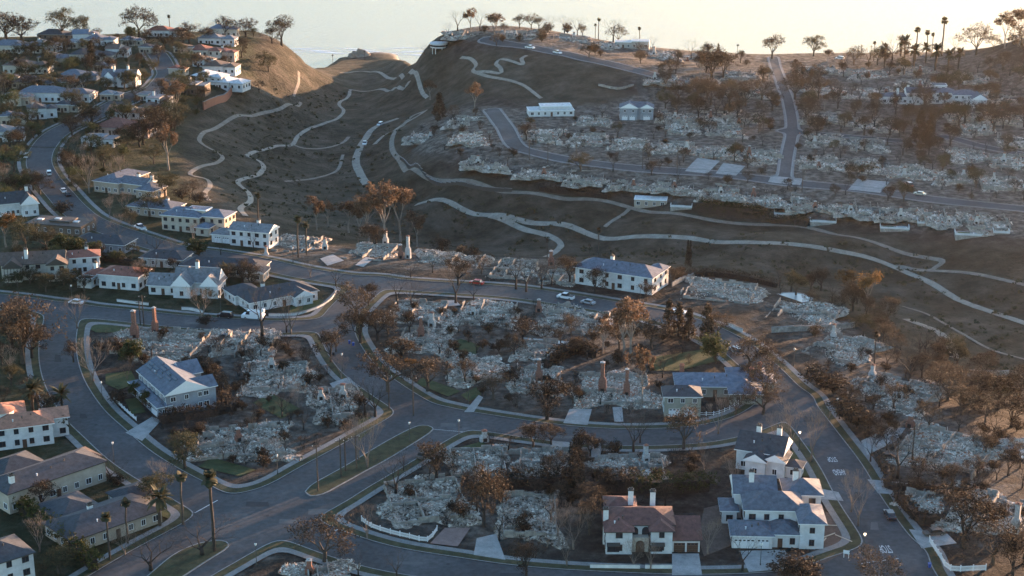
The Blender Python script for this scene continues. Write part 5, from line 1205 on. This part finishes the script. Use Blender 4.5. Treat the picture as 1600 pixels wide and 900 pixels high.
# ------------------------------------------------------------------ vehicles
tyre_m = mat('tyre_rubber', (.02,.02,.02), .9, .1, 2); rim_m = mat('wheel_rim', (.3,.3,.3), .4, .1, 2, metal=.6)
tail_m = mat('tail_lamp', (.25,.02,.015), .3, .1, 2); head_m = mat('head_lamp', (.6,.6,.58), .2, .1, 2)
wheel_me = None
def car(label, px, py, heading, col, kind='sedan', burnt=False, pos=None, group='parked and moving vehicles'):
    """heading: photo pixel the nose points to"""
    global wheel_me
    p = pos or P(px, py); q = P(*heading); a = math.atan2(q.y-p.y, q.x-p.x)
    L, W, H, hood, tr = {'sedan': (4.7,1.85,1.42,.28,.80), 'suv': (4.7,1.92,1.75,.26,.98), 'pickup': (5.6,2.0,1.85,.28,.62), 'truck': (7.0,2.4,2.6,.22,.42)}[kind]
    onroad = .1; t = thing({'sedan':'car','suv':'car','pickup':'pickup_truck','truck':'service_truck'}[kind], label, 'car' if kind in ('sedan','suv') else 'truck', (p.x, p.y, p.z+onroad), a, group)
    pm = mat('charred_metal', (.09,.075,.065), .8, .5, 3) if burnt else mat('paint_%02d%02d%02d' % tuple(int(c*99) for c in col), col, .28, .04, 1, spec=.6)
    gl = glass if not burnt else bark['bare']; w = W/2; zb, zs = .28, .28+(H-.28)*.52
    m = MB()
    prof = [(-L/2, zb), (L/2, zb), (L/2, zs*.82), (L/2-.25, zs*.95), (L/2-L*hood, zs), (-L/2+.1, zs), (-L/2, zs*.9)]
    n = len(prof); vs = [(x, -w*(.93 if z < .4 else 1), z) for x, z in prof]+[(x, w*(.93 if z < .4 else 1), z) for x, z in prof]
    m.add(vs, [tuple(range(n)), tuple(range(2*n-1, n-1, -1))]+[(i, n+i, n+(i+1) % n, (i+1) % n) for i in range(n)]); m.build('body', pm, t)
    x1, x0 = L/2-L*hood, L/2-L*tr; k = .82
    b = [(x0-.25, -w*.94, zs), (x1+.25, -w*.94, zs), (x1+.25, w*.94, zs), (x0-.25, w*.94, zs), (x0+.2, -w*k, H), (x1-.35, -w*k, H), (x1-.35, w*k, H), (x0+.2, w*k, H)]
    g = MB(); g.add(b, [(0,1,5,4),(1,2,6,5),(2,3,7,6),(3,0,4,7)]); o = g.build('windows', gl, t)
    rf = MB(); rf.box(((x0+x1)/2-.07, 0, H+.02), (x1-x0-.45, w*2*k, .07)); rf.build('roof', pm, t)
    if kind == 'pickup': bd = MB(); bd.box((-L/2+1.0, 0, zs+.02), (1.7, W*.8, .05)); bd.build('bed_liner', trim_dark, t)
    if kind == 'truck':
        bd = MB(); bd.box((-1.3, 0, 1.75), (4.0, 2.35, 1.3)); bd.build('utility_box', pm, t)
        bd = MB(); bd.box((-1.2, .2, 2.75), (4.8, .35, .35), tilt=(0, .08)); bd.build('boom', trim_white, t)
        bd = MB(); bd.box((-3.3, .2, 2.9), (.9, .9, .9)); bd.build('bucket', trim_white, t)
    if wheel_me is None:
        wv = MB(); wv.tube((0, -.11, 0), (0, .11, 0), .34, .34, 14); hb_ = MB(); hb_.tube((0, -.125, 0), (0, .125, 0), .19, .19, 10)
        wheel_me = (wv.mesh('wheel', tyre_m), hb_.mesh('rim', rim_m))
    for sx in (-1, 1):
        for sy in (-1, 1): o = mesh_obj('wheel', wheel_me[0], t, (sx*L*.31, sy*(w-.1), .34)); mesh_obj('rim', wheel_me[1], o)
    if not burnt:
        for sy in (-1, 1):
            h_ = MB(); h_.box((L/2-.02, sy*w*.68, zs*.74), (.1, .34, .15)); h_.build('headlight', head_m, t)
            h_ = MB(); h_.box((-L/2+.01, sy*w*.7, zs*.78), (.08, .3, .16)); h_.build('tail_light', tail_m, t)
    return t
Wc, Sc, Kc, Gc = (.62,.62,.62), (.30,.31,.32), (.012,.013,.015), (.025,.026,.028)
car('dark sedan driving on the right-hand road', 1390, 808, (1376,785), Gc)
car('silver car parked under the brown tree on the rim road', 1149, 551, (1130,535), Sc, 'suv')
car('white car parked on the rim road beyond the conifers', 1060, 490, (1030,486), Wc)
car('white pickup with dark cab on the rim road behind bare trees', 884, 467, (860,463), Wc, 'pickup')
car('small grey car parked behind the white pickup', 919, 475, (900,471), Sc)
car('red car parked on the rim road', 745, 444, (720,441), (.35,.02,.015))
car('white sedan parked on the left cross street', 119, 475, (100,473), Wc)
car('white utility truck with bucket boom at the corner house', 396, 498, (370,496), Wc, 'truck')
car('dark car parked behind the white utility truck', 352, 496, (330,494), Kc, 'suv')
car('white car parked at the top of the winding street', 41, 246, (46,232), Wc, 'suv')
car('white car parked by the pavement on the winding street', 77, 273, (72,258), Wc, 'suv')
car('white car parked in front of a black car on the winding street', 99, 300, (90,290), Wc)
car('black car parked behind a white car on the winding street', 106, 306, (97,296), Kc)
car('white pickup truck parked below the leafless trees', 219, 358, (205,352), Wc, 'pickup')
car('pale sedan parked on the far mesa street', 1437, 305, (1420,303), (.5,.46,.40))
car('red burned van on the verge of the far mesa street', 1420, 291, (1410,285), (.16,.05,.035), 'suv')
car('white truck parked on the upper bluff road, left of two', 828, 76, (845,79), Wc, 'pickup')
car('white truck parked on the upper bluff road, right of two', 871, 84, (888,88), Wc, 'pickup')
car('white vehicle near the sea-edge fence on the upper mesa', 1312, 93, (1300,92), Wc, 'suv')
car('white work truck on the pale canyon track', 570, 226, (566,240), Wc, 'pickup')
car('white vehicle at the head of the pale canyon track', 594, 196, (585,202), Wc, 'suv')
car('ash-dusted car in the driveway by the stop-ahead marks', 1386, 717, (1370,717), Sc, 'sedan', True)
car('burned-out car shell on the lower right driveway', 1459, 836, (1440,838), Gc, 'sedan', True)
car('burned-out car shell behind the round brown tree', 1465, 776, (1450,776), Gc, 'sedan', True)
car('small burned car beside the burned black hedge', 914, 712, (914,700), Sc, 'sedan', True)
car('car shell under the dark boulevard tree', 662, 714, (670,708), Kc, 'sedan', True)
# ------------------------------------------------------------------ bins, signs, lamps, poles
bin_b = mat('bin_blue', (.015,.06,.25), .5, .1, 2); bin_k = mat('bin_black', (.02,.02,.022), .5, .1, 2)
def wheelie(label, px, py, m):
    p = P(px, py); t = thing('wheelie_bin', label, 'bin', (p.x, p.y, p.z+.15), rnd.uniform(-.4, .4), 'bins at the kerbs')
    b = MB(); b.add([(-.24,-.28,.1),(.24,-.28,.1),(.24,.28,.1),(-.24,.28,.1),(-.3,-.36,1.0),(.3,-.36,1.0),(.3,.36,1.0),(-.3,.36,1.0)], [(0,3,2,1),(0,1,5,4),(1,2,6,5),(2,3,7,6),(3,0,4,7)]); b.build('bin_body', m, t)
    b = MB(); b.box((0,-.02,1.03), (.66,.8,.08)); b.build('lid', m, t)
    for s in (-1, 1): b = MB(); b.tube((s*.3-.04,.3,.12),(s*.3+.04,.3,.12),.12,.12,8); b.build('wheel', tyre_m, t)
wheelie('blue wheelie bin at the kerb by the lower right picket fence', 1452, 888, bin_b)
wheelie('blue wheelie bin on the side street, left of the pair', 546, 538, bin_b)
wheelie('blue wheelie bin on the side street, right of the pair', 552, 541, bin_b)
wheelie('black wheelie bin on the left kerb of the side street', 521, 556, bin_k)
wheelie('black wheelie bin on the right kerb of the side street', 570, 558, bin_k)
pole_m = mat('lamp_post_green', (.05,.055,.05), .6, .15, 3); globe_m = mat('lamp_globe', (.62,.60,.55), .3, .03, 2)
lit_m = bpy.data.materials.new('lit_globe'); n, l, b = nodes_of(lit_m); b.inputs['Base Color'].default_value = (.8,.7,.5,1); b.inputs['Emission Color'].default_value = (1,.72,.42,1); b.inputs['Emission Strength'].default_value = .55
def lamp(px, py, lit=False, h=4.6):
    p = P(px, py); t = thing('street_lamp', 'lamp', 'street lamp', (p.x, p.y, p.z+.1), 0, 'street lamps along the kerbs')
    m = MB(); m.tube((0,0,0),(0,0,.5),.17,.13,8); m.tube((0,0,.5),(0,0,h),.085,.06,8); m.build('post', pole_m, t)
    m = MB(); m.tube((0,0,h),(0,0,h+.15),.16,.2,10)
    for z0, z1, r0, r1 in ((.15,.3,.2,.27),(.3,.48,.27,.27),(.48,.62,.27,.17)): m.tube((0,0,h+z0),(0,0,h+z1),r0,r1,10, cap=False)
    m.build('globe', lit_m if lit else globe_m, t, smooth=True)
    m = MB(); m.tube((0,0,h+.62),(0,0,h+.75),.18,.03,8); m.build('cap', pole_m, t)
    auto(t, ('lit ' if lit else '')+'globe street lamp on thin post', px, py)
for a in ((1248,705,True),(1349,868,True),(178,722),(434,742),(535,580),(732,632),(717,686),(1006,664),(401,884),(1188,884),(113,470),(345,488),(1240,572),(1307,652),(458,410),(230,380),(640,690),(1000,470),(160,625)): lamp(*a)
def utility_pole(px, py, h):
    p = PL(px, py); t = thing('utility_pole', 'pole', 'pole', p, rnd.uniform(-.3, .3), 'poles on the burned mesa')
    m = MB(); m.tube((0,0,-.3),(0,0,h),.19,.13,7); m.build('shaft', bark['trunk'], t)
    m = MB(); m.box((0,0,h-.7), (2.2,.12,.14)); m.build('crossarm', bark['trunk'], t)
    for s in (-1, 0, 1): m = MB(); m.tube((s*.9,0,h-.63),(s*.9,0,h-.4),.06,.05,6); m.build('insulator', trim_white, t)
    auto(t, 'wooden utility pole with crossarm', px, py)
for a in ((1058,270,11),(900,254,9),(827,250,9),(856,255,9),(1004,264,9),(1100,205,10),(1185,208,9),(1192,210,10),(1253,300,9),(1345,92,8),(1340,93,8),(1360,93,8),(1375,93,8),(497,768,12),(533,746,10),(540,737,9),(557,733,9),(646,650,11),(608,640,10),(220,514,9),(225,510,10),(1425,720,9)): utility_pole(*a)
p = P(1322, 872); t = thing('yard_sign', 'small white two-post sign at the farmhouse corner', 'sign', p, R(-20))
for s in (-.5, .5): m = MB(); m.box((s,0,.9), (.12,.12,1.8)); m.build('post', trim_white, t)
m = MB(); m.box((0,-.08,1.45), (1.3,.05,.8)); m.build('board', trim_white, t)
# timber offcuts and pipes on the farmhouse's dirt yard
for (x, y, L, a) in ((1294,838,4.2,35),(1318,842,4.5,-48),(1287,846,3.0,60),(1300,822,2.2,-5)):
    p = P(x, y, .2); m = MB(); m.box((0,0,0), (L,.25,.12)); o = m.build('timber_plank', mat('new_timber', (.42,.36,.28), .8, .15, 3), None, p, R(a)); tag(o, None, 'plank', 'planks on the dirt yard'); auto(o, 'pale timber plank lying on bare dirt', x, y)
# ------------------------------------------------------------------ vegetation placed from the photograph: kind, px, py (base), height m, width factor
T = """
dark 10 64 19 1.4;dark 34 64 15 1.5;olive 97 60 20 .9;olive 127 62 16 .9;dark 151 62 8;dark 218 58 21 1.1;bush 205 62 9;dark 228 64 8;dark 183 66 6;brown 203 80 9;fan 266 52 12;dark 296 68 13 1.5;dark 284 78 12 1.4;dark 322 66 10 1.5;dark 352 58 14;dark 384 58 13 1.3;olive 396 58 7;dark 378 90 13 .8;dark 248 100 12 .8;dark 172 86 8;darkcone 144 102 14;dark 104 88 11;olive 112 106 7 1.6;olive 18 96 7;olive 45 96 7;olive 80 118 9;dark 218 106 9;olive 236 116 9;olive 226 130 7;olive 212 154 8;twig 150 172 10;brown 122 174 8;olive 145 196 10;olive 128 182 8;olive 110 206 9;twig 55 186 12;olive 10 190 10;olive 30 200 9;brown 36 222 9;euca 276 184 19;dark 224 226 14;dark 256 232 16;dark 240 212 14;dark 186 220 7;olive 166 140 6;olive 200 134 7;twig 6 156 13;brown 36 152 7;olive 90 128 6;olive 160 128 6;olive 60 206 6;olive 270 72 7;olive 330 106 6;olive 282 100 8;twig 292 96 9;olive 288 118 7;twig 330 44 7;twig 312 46 7;olive 280 60 7;
twig 140 302 17 .9;twig 186 290 13;twig 172 340 9;twig 197 336 10;olive 236 338 10;olive 258 308 10;brown 300 306 7 1.3;euca 264 266 21 .9;dark 62 304 9 1.4;dark 30 300 8 1.2;dark 40 292 7 1.4;bbush 96 336 6 1.4;twig 150 364 8 1.4;twig 186 376 10 1.3;twig 270 404 8;bare 245 398 9;bush 311 400 7 1.25;bare 345 398 6;gold 10 386 12 1.2;olive 40 390 12 1.2;olive 72 392 9;bush 92 398 8;bush 120 402 8;bush 146 404 7;twig 215 446 10;dark 226 448 8;bare 240 436 9;olive 110 452 6 1.3;olive 132 454 6 1.3;olive 72 456 7;dark 380 446 9;dark 392 452 9;bare 396 388 8;twig 302 378 8;olive 205 352 7;olive 120 300 7;dark 230 300 8;bbush 285 312 5 1.4;bbush 312 318 5 1.5;olive 270 290 6;olive 240 256 9;
fan 404 352 13;fan 466 402 15;fan 479 398 12;euca 495 360 14;euca 512 356 12;euca 545 364 14;euca 562 370 14;euca 600 382 25 .95;euca 626 378 24 .95;euca 576 378 19;euca 652 386 15;bare 640 392 13;dark 586 392 11;bbush 690 396 7;bbush 720 402 5;bbush 742 404 5;twig 485 434 9;bare 525 448 8;bare 642 434 7;bare 676 426 7;twig 700 422 7;dark 716 446 11;brown 752 428 7;bare 620 476 11;bare 642 478 10;bare 712 474 13;bare 740 470 8;
deadfan 935 402 12;deadfan 921 408 7;deadfan 855 406 8;dark 930 458 9;bare 806 452 12;bare 822 456 11;bare 846 452 11;bare 862 446 10;dark 890 442 10;brown 1052 446 7;darkcone 1074 416 10 .35;darkcone 1078 417 10 .35;bbush 1062 436 5;dark 1010 470 7;
brown 36 568 21 .85;dark 20 545 14;dark 50 560 12;twig 146 596 13 1.2;twig 121 514 12;dark 115 566 7;bush 204 572 8;dbush 190 552 5 1.4;dbush 186 632 5 1.2;bush 212 622 5 .8;bush 228 638 6 .6;date 52 648 10;date 60 640 9;date 98 650 9;date 103 678 6;twig 316 502 12;dbush 322 508 3.5 1.6;bare 410 526 16;twig 455 522 14;bare 448 520 9;dbush 250 640 4 1.4;
brown 556 500 13;dark 576 478 8;brown 536 516 6;dark 563 536 11 1.1;dark 590 532 11;brown 606 526 9;dark 517 566 10;bare 525 550 7;bbush 626 560 7 1.4;brown 606 612 13 1.1;brown 668 612 11 1.1;gold 643 590 6;bare 586 652 13;bare 570 646 11;brown 771 624 8 1.2;dark 816 536 9 1.1;dark 855 656 12 1.1;dark 640 520 7;bare 640 545 6;
euca 987 562 20 .8;euca 975 552 14;brown 1018 546 11;euca 941 550 10;brown 968 545 9;cone 1044 526 12;cone 1060 526 11;cone 1076 530 10;cone 1104 538 13;brown 1122 526 9;bush 1118 568 9;brown 1172 580 12;brown 1196 618 11;brown 1192 648 10;brown 1068 702 12;euca 1004 634 17 .6;twig 1122 678 11;bare 990 706 12;brown 1150 648 7;bare 1000 692 7;brown 1168 600 7;brown 1205 580 8;
dbush 1282 604 6 1.5;dbush 1302 616 6 1.5;dbush 1322 656 7 1.3;dbush 1338 668 7 1.4;bare 1262 584 7;wide 1420 600 15 .9;deadfan 1366 568 10;gold 1352 492 15 .9;brown 1332 486 11;brown 1386 506 10;brown 1370 512 8;gold 1322 470 11;bare 1300 470 9;brown 1480 626 11;brown 1502 648 10;brown 1530 626 10;dark 1560 640 11;dark 1592 628 11;brown 1470 606 9;dark 1440 590 8;twig 1268 722 15 .8;twig 1236 698 12;twig 1216 706 11;brown 1540 660 9;dark 1580 668 10;brown 1510 610 8;
olive 289 732 10 1.1;bare 173 752 7 1.3;twig 256 770 9;olive 241 792 9;date 250 822 10;fan 286 820 13;fan 335 862 19;fan 200 850 11;fan 172 874 11;dbush 185 758 3 1.4;wide 316 868 9 1.5;wide 236 892 9 1.4;dark 66 796 8;twig 62 862 9;olive 92 896 7;twig 195 868 7 1.5;bush 215 775 3;
twig 573 732 15 .9;twig 560 720 12;wide 618 772 10;dark 682 752 11;bare 672 745 9;brown 507 878 11 1.2;twig 574 842 9;dark 756 822 16 .7;bare 745 800 9;bare 560 900 6;bare 620 905 7;
brown 920 836 10 .8;twig 872 838 9;twig 896 858 11 1.1;twig 855 855 8;twig 1100 736 8;twig 1146 766 8;twig 1106 866 9;bare 1160 892 10;twig 990 888 7;twig 1016 890 8;dark 822 900 8;bare 780 845 8;brown 925 800 8;twig 885 885 8;
brown 1373 918 9 1.3;dark 1504 856 14 1.1;brown 1551 882 11 1.1;twig 1330 800 11;twig 1341 822 12;dbush 1230 902 5 1.8;dbush 1255 905 5 1.6;bare 1402 748 14;bare 1360 722 8;dark 1582 900 9;brown 1600 880 9;
brown 1206 92 15;olive 1271 88 13 1.1;deadfan 1365 95 11;date 1382 100 13;bare 1394 94 15;date 1407 88 12;date 1413 90 13;date 1427 106 14;date 1446 98 12;fan 1430 96 19;fan 1447 92 16;fan 1471 88 22;date 1461 110 15;date 1481 112 13;date 1497 108 12;fan 1456 84 12;brown 1525 86 19 1.0;euca 1570 76 21;euca 1592 72 21;brown 1552 78 9;bare 1491 84 10;brown 1600 90 18 1.2;
bare 700 50 9;bare 715 48 13;euca 735 50 15;bare 750 48 13;euca 772 66 17;brown 776 72 8;bare 663 66 7;brown 812 44 9;brown 830 44 10;brown 842 44 8;bare 860 46 10;bare 882 46 11;bare 902 50 12;brown 910 52 8;fan 930 54 9;fan 935 52 13;bare 958 60 14;brown 966 64 12;fan 999 66 12;bare 990 66 6;bare 1020 68 7;bare 1080 92 12;bare 1100 88 6;deadfan 1152 88 7;bare 1124 84 5;darkcone 1122 82 6;
darkcone 687 186 14 1.1;euca 672 156 12;euca 742 176 16;dark 1112 124 17 1.2;dark 1130 122 14;brown 1060 158 11;brown 1085 162 14;brown 1110 164 15;brown 1140 166 15;brown 1165 166 14;brown 1190 156 12;dark 1242 156 15;dark 1252 136 13;darkcone 1436 226 17;darkcone 1452 224 14;dark 1350 212 10;bare 1366 200 14;brown 1300 150 10;euca 1368 180 12;dark 1276 212 9;
deadfan 520 99 7;deadfan 570 92 7;dark 440 68 20 1.1;dark 425 68 11 1.3;olive 420 112 11;olive 412 100 8;brown 405 145 8;dbush 690 70 4;bbush 785 66 5;brown 920 90 8;gold 922 90 7;
"""
for row in T.replace('\n', '').split(';'):
    q = row.split()
    if len(q) >= 4: tree(q[0], float(q[1]), float(q[2]), float(q[3]), float(q[4]) if len(q) > 4 else 1.0)
# scattered burned trees on the far mesa and between the near lots, kept off roads and houses
def scatter(poly, n, kinds, hr, seed, gap=5.0, keys=()):
    rg = random.Random(seed); xs = [p[0] for p in poly]; ys = [p[1] for p in poly]; done = 0; tries = 0
    while done < n and tries < n*40:
        tries += 1; px, py = rg.uniform(min(xs), max(xs)), rg.uniform(min(ys), max(ys))
        if not pt_in_poly(poly, np.array([px]), np.array([py]))[0]: continue
        p = P(px, py)
        if in_house(p.x, p.y, 2.5) or any(math.hypot(p.x-a, p.y-b) < gap for a, b in TREE_AT): continue
        if road_near(p.x, p.y) < 2.5: continue
        if any(abs(p.x-a) < w*.33 and abs(p.y-b) < d*.33 for a, b, w, d in RUINS) and rg.random() < .8: continue
        tree(rg.choice(kinds), px, py, rg.uniform(*hr)); done += 1
MESA = [(640,190),(800,175),(1200,200),(1600,240),(1600,330),(1200,300),(900,275),(700,255)]
scatter(MESA, 85, ['bare','bare','brown','dark','bare','olive'], (5,9), 1, 4)
scatter(MESA, 60, ['thicket','thicket','dbush','bbush'], (2.5,4.5), 11, 3.5)
UPM = [(1050,100),(1200,95),(1600,110),(1600,240),(1400,235),(1230,205),(1020,190)]
scatter(UPM, 110, ['brown','brown','dark','bare','olive','dark','bare','euca'], (7,13), 2, 4.5)
scatter(UPM, 50, ['thicket','bbush','dbush'], (3,5), 12, 3)
scatter([(700,48),(900,50),(1010,80),(1060,125),(900,85),(760,62)], 18, ['bare','bbush','brown'], (4,8), 3, 4)
LOTS = ([(150,520),(480,540),(560,600),(600,650),(400,740),(270,700),(190,600)], [(600,480),(960,480),(1100,560),(1030,650),(800,640),(640,570)], [(590,740),(760,690),(1100,700),(1090,770),(900,860),(720,840)], [(1260,520),(1400,560),(1600,680),(1600,840),(1420,780),(1330,650)])
for k, (pl, a, b_) in enumerate(zip(LOTS, (26, 24, 18, 26), (80, 66, 50, 54))):
    scatter(pl, a, ['bare','bare','dark','brown'] if k else ['bare','bare','twig'], (5,8), 20+k, 4)
    scatter(pl, b_, ['thicket','dbush','thicket','dbush'], (2.2,4.4), 30+k, 2.6)
scatter([(0,90),(260,70),(380,80),(300,190),(60,330),(0,330)], 120, ['olive','olive','dark','green','olive','dark','green','twig'], (6,12), 8, 4.5)
scatter([(0,90),(260,70),(380,80),(300,190),(60,330),(0,330)], 40, ['bush'], (2.5,4.5), 18, 4)
scatter([(0,390),(260,400),(420,430),(380,480),(100,460),(0,460)], 26, ['olive','dark','twig','green'], (4,7), 9, 4)
scatter([(0,490),(60,500),(60,620),(130,700),(0,640)], 14, ['dark','olive','brown','twig'], (5,9), 19, 4)
scatter([(1150,440),(1300,450),(1420,520),(1600,600),(1600,690),(1400,560),(1250,480)], 34, ['brown','bare','olive','dark','bare'], (5,10), 10, 4)
# low scrub on the canyon slopes: nobody could count it
rg = random.Random(77); V = []; Fc = []; tried = 0; nb = 0
CPX = [(330,190),(470,110),(560,140),(640,180),(620,240),(700,290),(1000,340),(1400,390),(1600,440),(1600,640),(1450,560),(1300,460),(1050,425),(760,395),(560,375),(420,345),(330,300)]
while nb < 3000 and tried < 30000:
    tried += 1; px, py = rg.uniform(300, 1600), rg.uniform(100, 640)
    if not pt_in_poly(CPX, np.array([px]), np.array([py]))[0]: continue
    if vnoise(np.array([px*1.0]), np.array([py*2.2]), 38, 5)[0] + rg.uniform(-.25, .25) < (-.02 if px < 620 else .1): continue
    p = P(px, py); nb += 1; r = .18+1.1*rg.random()**3
    for _ in range(11):
        v = Vector((rg.gauss(0, 1), rg.gauss(0, 1), abs(rg.gauss(0, .7)))).normalized()*r*rg.uniform(.4, 1); c = p+v
        a = Vector((rg.gauss(0, 1), rg.gauss(0, 1), rg.gauss(0, 1))).normalized(); b_ = a.orthogonal().normalized(); s = r*.5
        k = len(V); V += [c-a*s, c+b_*s*.6, c+a*s, c-b_*s*.6]; Fc.append((k, k+1, k+2, k+3))
o = mesh_obj('scrub', me_from('scrub', V, Fc, LM['olive'])); tag(o, 'low dark scrub dotting the canyon slopes', 'scrub', None, 'stuff')
# rock knoll on the beach at the canyon mouth
rg = random.Random(5); bm = bmesh.new(); bmesh.ops.create_icosphere(bm, subdivisions=4, radius=1)
for v in bm.verts:
    k = 1+.22*sin(v.co.x*4+1)*cos(v.co.y*5)+.1*sin(v.co.x*11+v.co.z*9)+rg.uniform(-.03, .03); v.co = Vector((v.co.x*9*k, v.co.y*6*k, max(-.2, v.co.z)*7*k))
me = bpy.data.meshes.new('beach_rock'); bm.to_mesh(me); bm.free(); me.materials.append(ramp_mat('sandstone', [(.3,(.14,.10,.075)),(.6,(.26,.20,.15)),(.8,(.33,.27,.21))], .15, bump=.8, bscale=.6))
p = onplane(562, 92, -44.5); o = mesh_obj('beach_rock', me, None, (p[0], p[1], -45)); tag(o, 'sandstone knoll on the beach at the canyon mouth', 'rock')
# ------------------------------------------------------------------ evening haze
hm = bpy.data.materials.new('haze_air'); hm.use_nodes = True; n, l = hm.node_tree.nodes, hm.node_tree.links; n.clear()
pv = n.new('ShaderNodeVolumePrincipled'); pv.inputs['Color'].default_value = (1, .91, .82, 1); pv.inputs['Density'].default_value = HAZE; pv.inputs['Anisotropy'].default_value = .84
om = n.new('ShaderNodeOutputMaterial'); l.new(pv.outputs[0], om.inputs['Volume'])
hb = MB(); hb.box((0, 9000, 58), (30000, 24000, 220)); o = hb.build('haze', hm); o['kind'] = 'stuff'
settle_labels()
